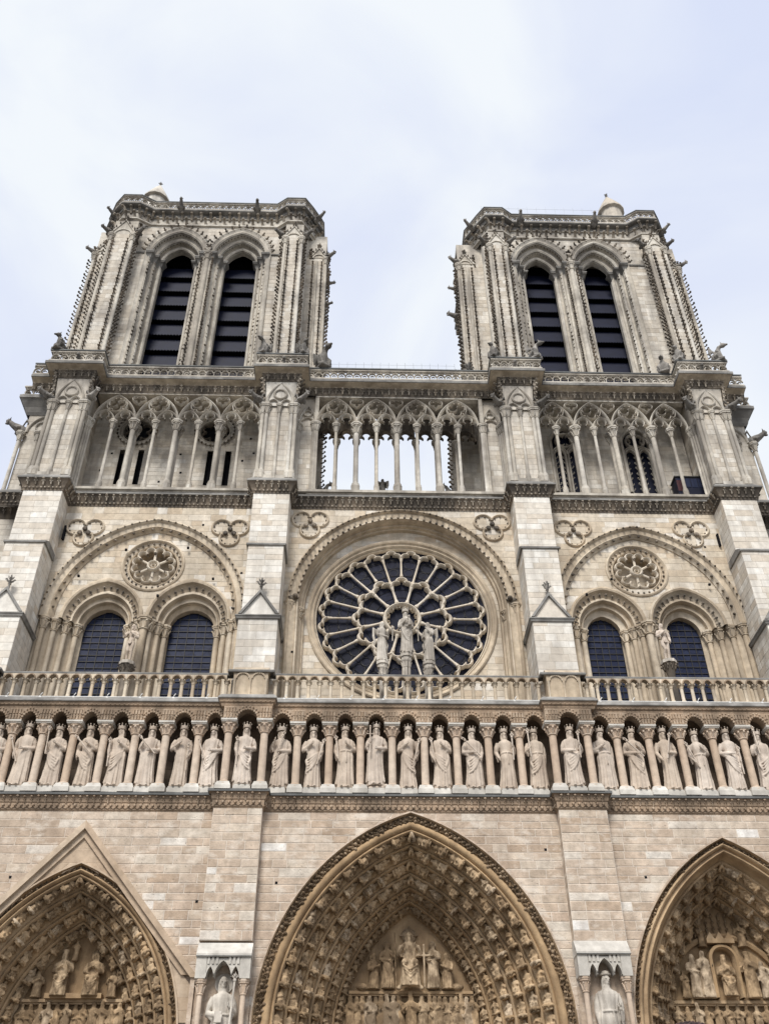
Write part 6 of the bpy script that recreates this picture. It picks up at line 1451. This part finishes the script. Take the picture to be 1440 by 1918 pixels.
# Virgin and angels in front of the rose
def plinth_cluster(o, h, r=.16):
    b = M(); b.prismz([(.34*cos(pi/8+k*pi/4), .34*sin(pi/8+k*pi/4)) for k in range(8)], -.16, 0); b.prismz([(.28*cos(pi/8+k*pi/4), .28*sin(pi/8+k*pi/4)) for k in range(8)], -.34, -.16)
    b.build('plinth', 'statue', o); c = col_mesh('column', 'statue', .075, h-.34, .35, .3, .1, 1.6)
    for dx, dy in ((-.14,-.10),(.14,-.10),(0,.13),(-.01,-.16)): place('column', c, o, (dx, dy, -h))
def crowned():
    me, hl, hr, c, R = standing('figure', 'statue', 2.75, 61, 'chest', 'waist', False, 1.1, .05, 0, True, 1, .03, child=True, voxel=.022)
    o = tag(empty('virgin_statue', (.02, 1.6, 26.95)), 'pale crowned woman statue holding a child before the rose', 'statue'); place('figure', me, o, (0,0,0), (0,0,0), (.74,.85,1)); place('crown', crown_mesh(2.75, 'statue', 1.05), o, c+Vector((0,.02,.14))); plinth_cluster(o, 3.2)
    for x, s, lab in ((-1.22,1,'pale winged angel statue left of the crowned woman'),(1.19,-1,'pale winged angel statue right of the crowned woman')):
        me, *_ = standing('figure', 'statue', 2.5, 62+s, 'waist', 'up', False, .8, .25*s, -.1, False, s, -.03*s, wings=True, voxel=.022)
        o = tag(empty('angel_statue', (x, 1.6, 26.5), .75*s), lab, 'statue', 'angels before the rose'); place('figure', me, o, (0,0,0), (0,0,0), (.8,.85,1))
        r = M(); r.path([(.25*s,-.5,1.2),(.25*s,-.52,2.0)], .03, 6); r.ball((.25*s,-.52,2.0), .07, None, .12, 7, 5); r.build('candlestick', 'statue', o, 40); plinth_cluster(o, 2.75)
crowned()
for x, z, f, lab in ((-14.7,27.0,False,'nude man statue on a carved bracket between the left pair of windows'),(14.22,27.4,True,'nude woman statue on a carved bracket between the right pair of windows')):
    o = tag(empty('nude_statue', (x, 2.75, z), .1 if f else -.1), lab, 'statue'); place('figure', nude_mesh('figure', 'king', 2.5, 81+f, f), o, (0,0,0), (0,0,0), (.8,.85,.96))
    b = M(); b.prismz([(.42*cos(pi/8+k*pi/4), .42*sin(pi/8+k*pi/4)) for k in range(8)], -.18, 0); b.build('plinth', 'statue', o); b = M(); b.lathe(0, 0, [(.22,-3.3),(.20,-.9),(.3,-.4),(.38,-.18)], 10)
    for k in range(8): a = k*pi/4; b.inst(TL, [TM((.3*cos(a), .3*sin(a), -.35), (-sin(a),cos(a),0), (-cos(a),-sin(a),0), (0,0,1), .7)])
    b.build('bracket', 'carved_dark', o, 50)
for x, z, k, lab in ((-7.72,7.35,0,'haloed statue with book and staff in the pier niche left of the middle portal'),(7.8,7.5,1,'blindfolded statue in a cloak in a pier niche, right of the middle portal')):
    H = 3.7
    me, hl, hr, c, R = standing('figure', 'statue', H, 90+k, 'waist' if k == 0 else 'hang', 'side' if k == 0 else 'down', False, 1.2, .25 if k == 0 else .35, 0 if k == 0 else .1, True, 0, .02 if k == 0 else -.02, True, voxel=.021)
    o = tag(empty('niche_statue', (x, .05, z), 0), lab, 'statue'); place('figure', me, o, (0,0,0), (0,0,0), (.8,.9,1)); hr = Vector((hr[0]*.8, hr[1]*.9, hr[2])); hl = Vector((hl[0]*.8, hl[1]*.9, hl[2]))
    if k == 0:
        m = M(); m.prism(circ(0, 0, .38, 24), .22, .28); m.build('halo', 'statue', o, loc=(c.x, c.y-.02, c.z+.03)); place('staff', rod_mesh(hr+Vector((.0,0,-2.2)), hr+Vector((.14,.05,.95)), H, 'statue'), o)
        m = M(); m.box(-.14,.14,-.05,.09,-.2,.2); m.build('book', 'statue', o, loc=(hl[0]-.05, hl[1]-.05, hl[2]-.05))
    else:
        m = M(); m.lathe(0, 0, [(.16,-.02),(.25,.0),(.26,.05),(.19,.07),(.17,.15),(.06,.19)], 14); m.build('headdress', 'statue', o, loc=(c.x*.8, c.y+.05, c.z+.17)); place('staff', rod_mesh(hr+Vector((.05,0,-2.2)), hr+Vector((-.02,0,.5)), H, 'statue'), o)
    m = M(); m.box(-.55,.55,-.4,.3,-3.0,0); m.build('plinth', 'pale', o)
# small fittings -----------------------------------------------------
def mesh_fence(name, p0, p1, z0, z1, lab, step=.55):
    o = tag(empty(name, p0+(z0,)), lab, 'fence'); n = max(2, int(hypot(p1[0]-p0[0], p1[1]-p0[1])/step)); m = M(); dx, dy = p1[0]-p0[0], p1[1]-p0[1]
    for i in range(n+1): m.path([(dx*i/n, dy*i/n, 0), (dx*i/n, dy*i/n, z1-z0)], .011, 4)
    m.build('post', 'steel', o); m = M()
    for k in range(5): zz = (z1-z0)*(k+.6)/5; m.path([(0,0,zz),(dx,dy,zz)], .008, 4)
    m.build('wire', 'steel', o)
mesh_fence('safety_fence', (-4.7,4.0), (4.0,4.0), 49.1, 52.0, 'thin wire safety fence on the gallery between the towers')
mesh_fence('safety_fence', (-9.0,2.9), (-6.6,2.9), 49.1, 52.0, 'wire guard behind the parapet at the foot of the left tower')
mesh_fence('safety_fence', (6.7,2.9), (9.1,2.9), 49.1, 52.0, 'wire guard behind the parapet at the foot of the right tower')
mesh_fence('safety_fence', (7.6,6.0), (18.0,6.0), 70.4, 74.4, 'wire safety fence on top of the right tower', .8)
o = tag(empty('kiosk', (18.7, 4.55, 39.45)), 'small dark glazed booth standing behind the right colonnade', 'booth'); m = M(); m.box(-.95,.95,-.4,.45,0,2.35); m.build('body', 'louver', o)
m = M(); m.box(-1.0,1.0,-.45,.5,2.35,2.45); m.build('roof', 'iron', o); m = M()
for k in range(4): m.box(-.9+.46*k,-.52+.46*k,-.42,-.40,1.5,2.2)
m.build('pane', 'win_glass', o)
m = M(); m.box(-.93,-.6,-.425,-.402,1.2,2.1); m.build('red_panel', simple_mat('red_panel', (.045,.004,.007), .6), o)
# a visitor's head in front of the camera ----------------------------
def build_person():
    skin = simple_mat('skin', (.45,.27,.19), .6, 0, .08); coat = simple_mat('coat', (.05,.06,.09), .9, 0, .2, 20); jeans = simple_mat('jeans', (.05,.07,.12), .9, 0, .2, 25); shoe = simple_mat('shoe', (.03,.03,.03), .6)
    MT.update(skin=skin, coat=coat, jeans=jeans, shoe=shoe)
    h = bpy.data.materials.new('hair'); h.use_nodes = True; b = h.node_tree.nodes['Principled BSDF']; N = h.node_tree.nodes.new; L = h.node_tree.links.new
    tc = N('ShaderNodeTexCoord'); mp = N('ShaderNodeMapping'); mp.inputs['Scale'].default_value = (60,60,6); L(tc.outputs['Object'], mp.inputs[0]); n = N('ShaderNodeTexNoise'); n.inputs['Scale'].default_value = 1.5; L(mp.outputs[0], n.inputs['Vector'])
    r = N('ShaderNodeValToRGB'); r.color_ramp.elements[0].position = .35; r.color_ramp.elements[0].color = (.012,.007,.008,1); r.color_ramp.elements[1].position = .7; r.color_ramp.elements[1].color = (.09,.055,.05,1); L(n.outputs['Fac'], r.inputs[0]); L(r.outputs[0], b.inputs['Base Color']); b.inputs['Roughness'].default_value = .75; b.inputs['Specular IOR Level'].default_value = .2; MT['hair'] = h
    H = 1.83; o = tag(empty('person', (-1.44, -39.22, 0), .15), 'crown of a brown-haired person at the bottom right picture edge', 'person')
    m = M(); head(m, H, 0, 0, False, 0, zc=.928)
    m.path([(0,0,.80*H),(0,0,.87*H)], [.06*H,.034*H], 10)
    for s in (-1, 1):
        q = Vector((s*.13,-.03,.44)); m.path([Vector((s*.125,0,.60))*H, q*H], [.026*H,.02*H], 8); m.ball((q+Vector((0,-.005,-.03)))*H, .014*H, .022*H, .032*H, 8, 6)
        for k in range(4): f = q+Vector((0,(k-1.5)*.010-.005,-.055)); m.path([f*H, (f+Vector((0,-.004,-.03-.004*(k in (1,2)))))*H, (f+Vector((-s*.006,-.006,-.05)))*H], [.006*H,.0055*H,.004*H], 6)
        m.path([(q+Vector((0,-.022,-.02)))*H, (q+Vector((0,-.034,-.045)))*H], [.007*H,.005*H], 6)
    place('body', remesh(m, .008, 'body', 'skin'), o)
    m = M(); m.path([Vector(p)*H for p in ((0,0,.47),(0,0,.58),(0,0,.70),(0,0,.79),(0,.005,.83))], [.10*H,.095*H,.11*H,.105*H,.05*H], 14)
    for s in (-1, 1): m.path([Vector(p)*H for p in ((s*.09,0,.79),(s*.128,.0,.74),(s*.14,.01,.60),(s*.132,-.025,.47))], [.048*H,.05*H,.04*H,.03*H], 10)
    place('coat', remesh(m, .016, 'coat', 'coat'), o)
    m = M()
    for s in (-1, 1): m.path([Vector(p)*H for p in ((s*.045,0,.52),(s*.05,-.01,.40),(s*.052,-.01,.27),(s*.05,.01,.04))], [.075*H,.062*H,.048*H,.036*H], 10)
    place('trousers', remesh(m, .016, 'trousers', 'jeans'), o)
    for s in (-1, 1): m = M(); m.ball((s*.05*H,-.03*H,.022*H), .028*H, .075*H, .022*H, 12, 8); m.build('shoe', 'shoe', o, 60)
    m = M(); m.ball((0,.012*H,.945*H), .058*H, .066*H, .062*H, 20, 14)
    for k in range(90):
        a = random.uniform(0, 2*pi); rr = random.uniform(0, .05)
        p = Vector((rr*cos(a), .012+rr*sin(a), .945+.060*sqrt(max(0, 1-(rr/.058)**2)))); q = Vector((.062*cos(a), .014+.07*sin(a), .935)); e = Vector((.060*cos(a), .016+.066*sin(a), .87 if sin(a) > -.3 else .94)); m.path([p*H, (p*.5+q*.5+Vector((0,0,.016)))*H, q*H, e*H], [.006*H,.008*H,.008*H,.003*H], 5)
    m.build('hair', 'hair', o, 60)
build_person()
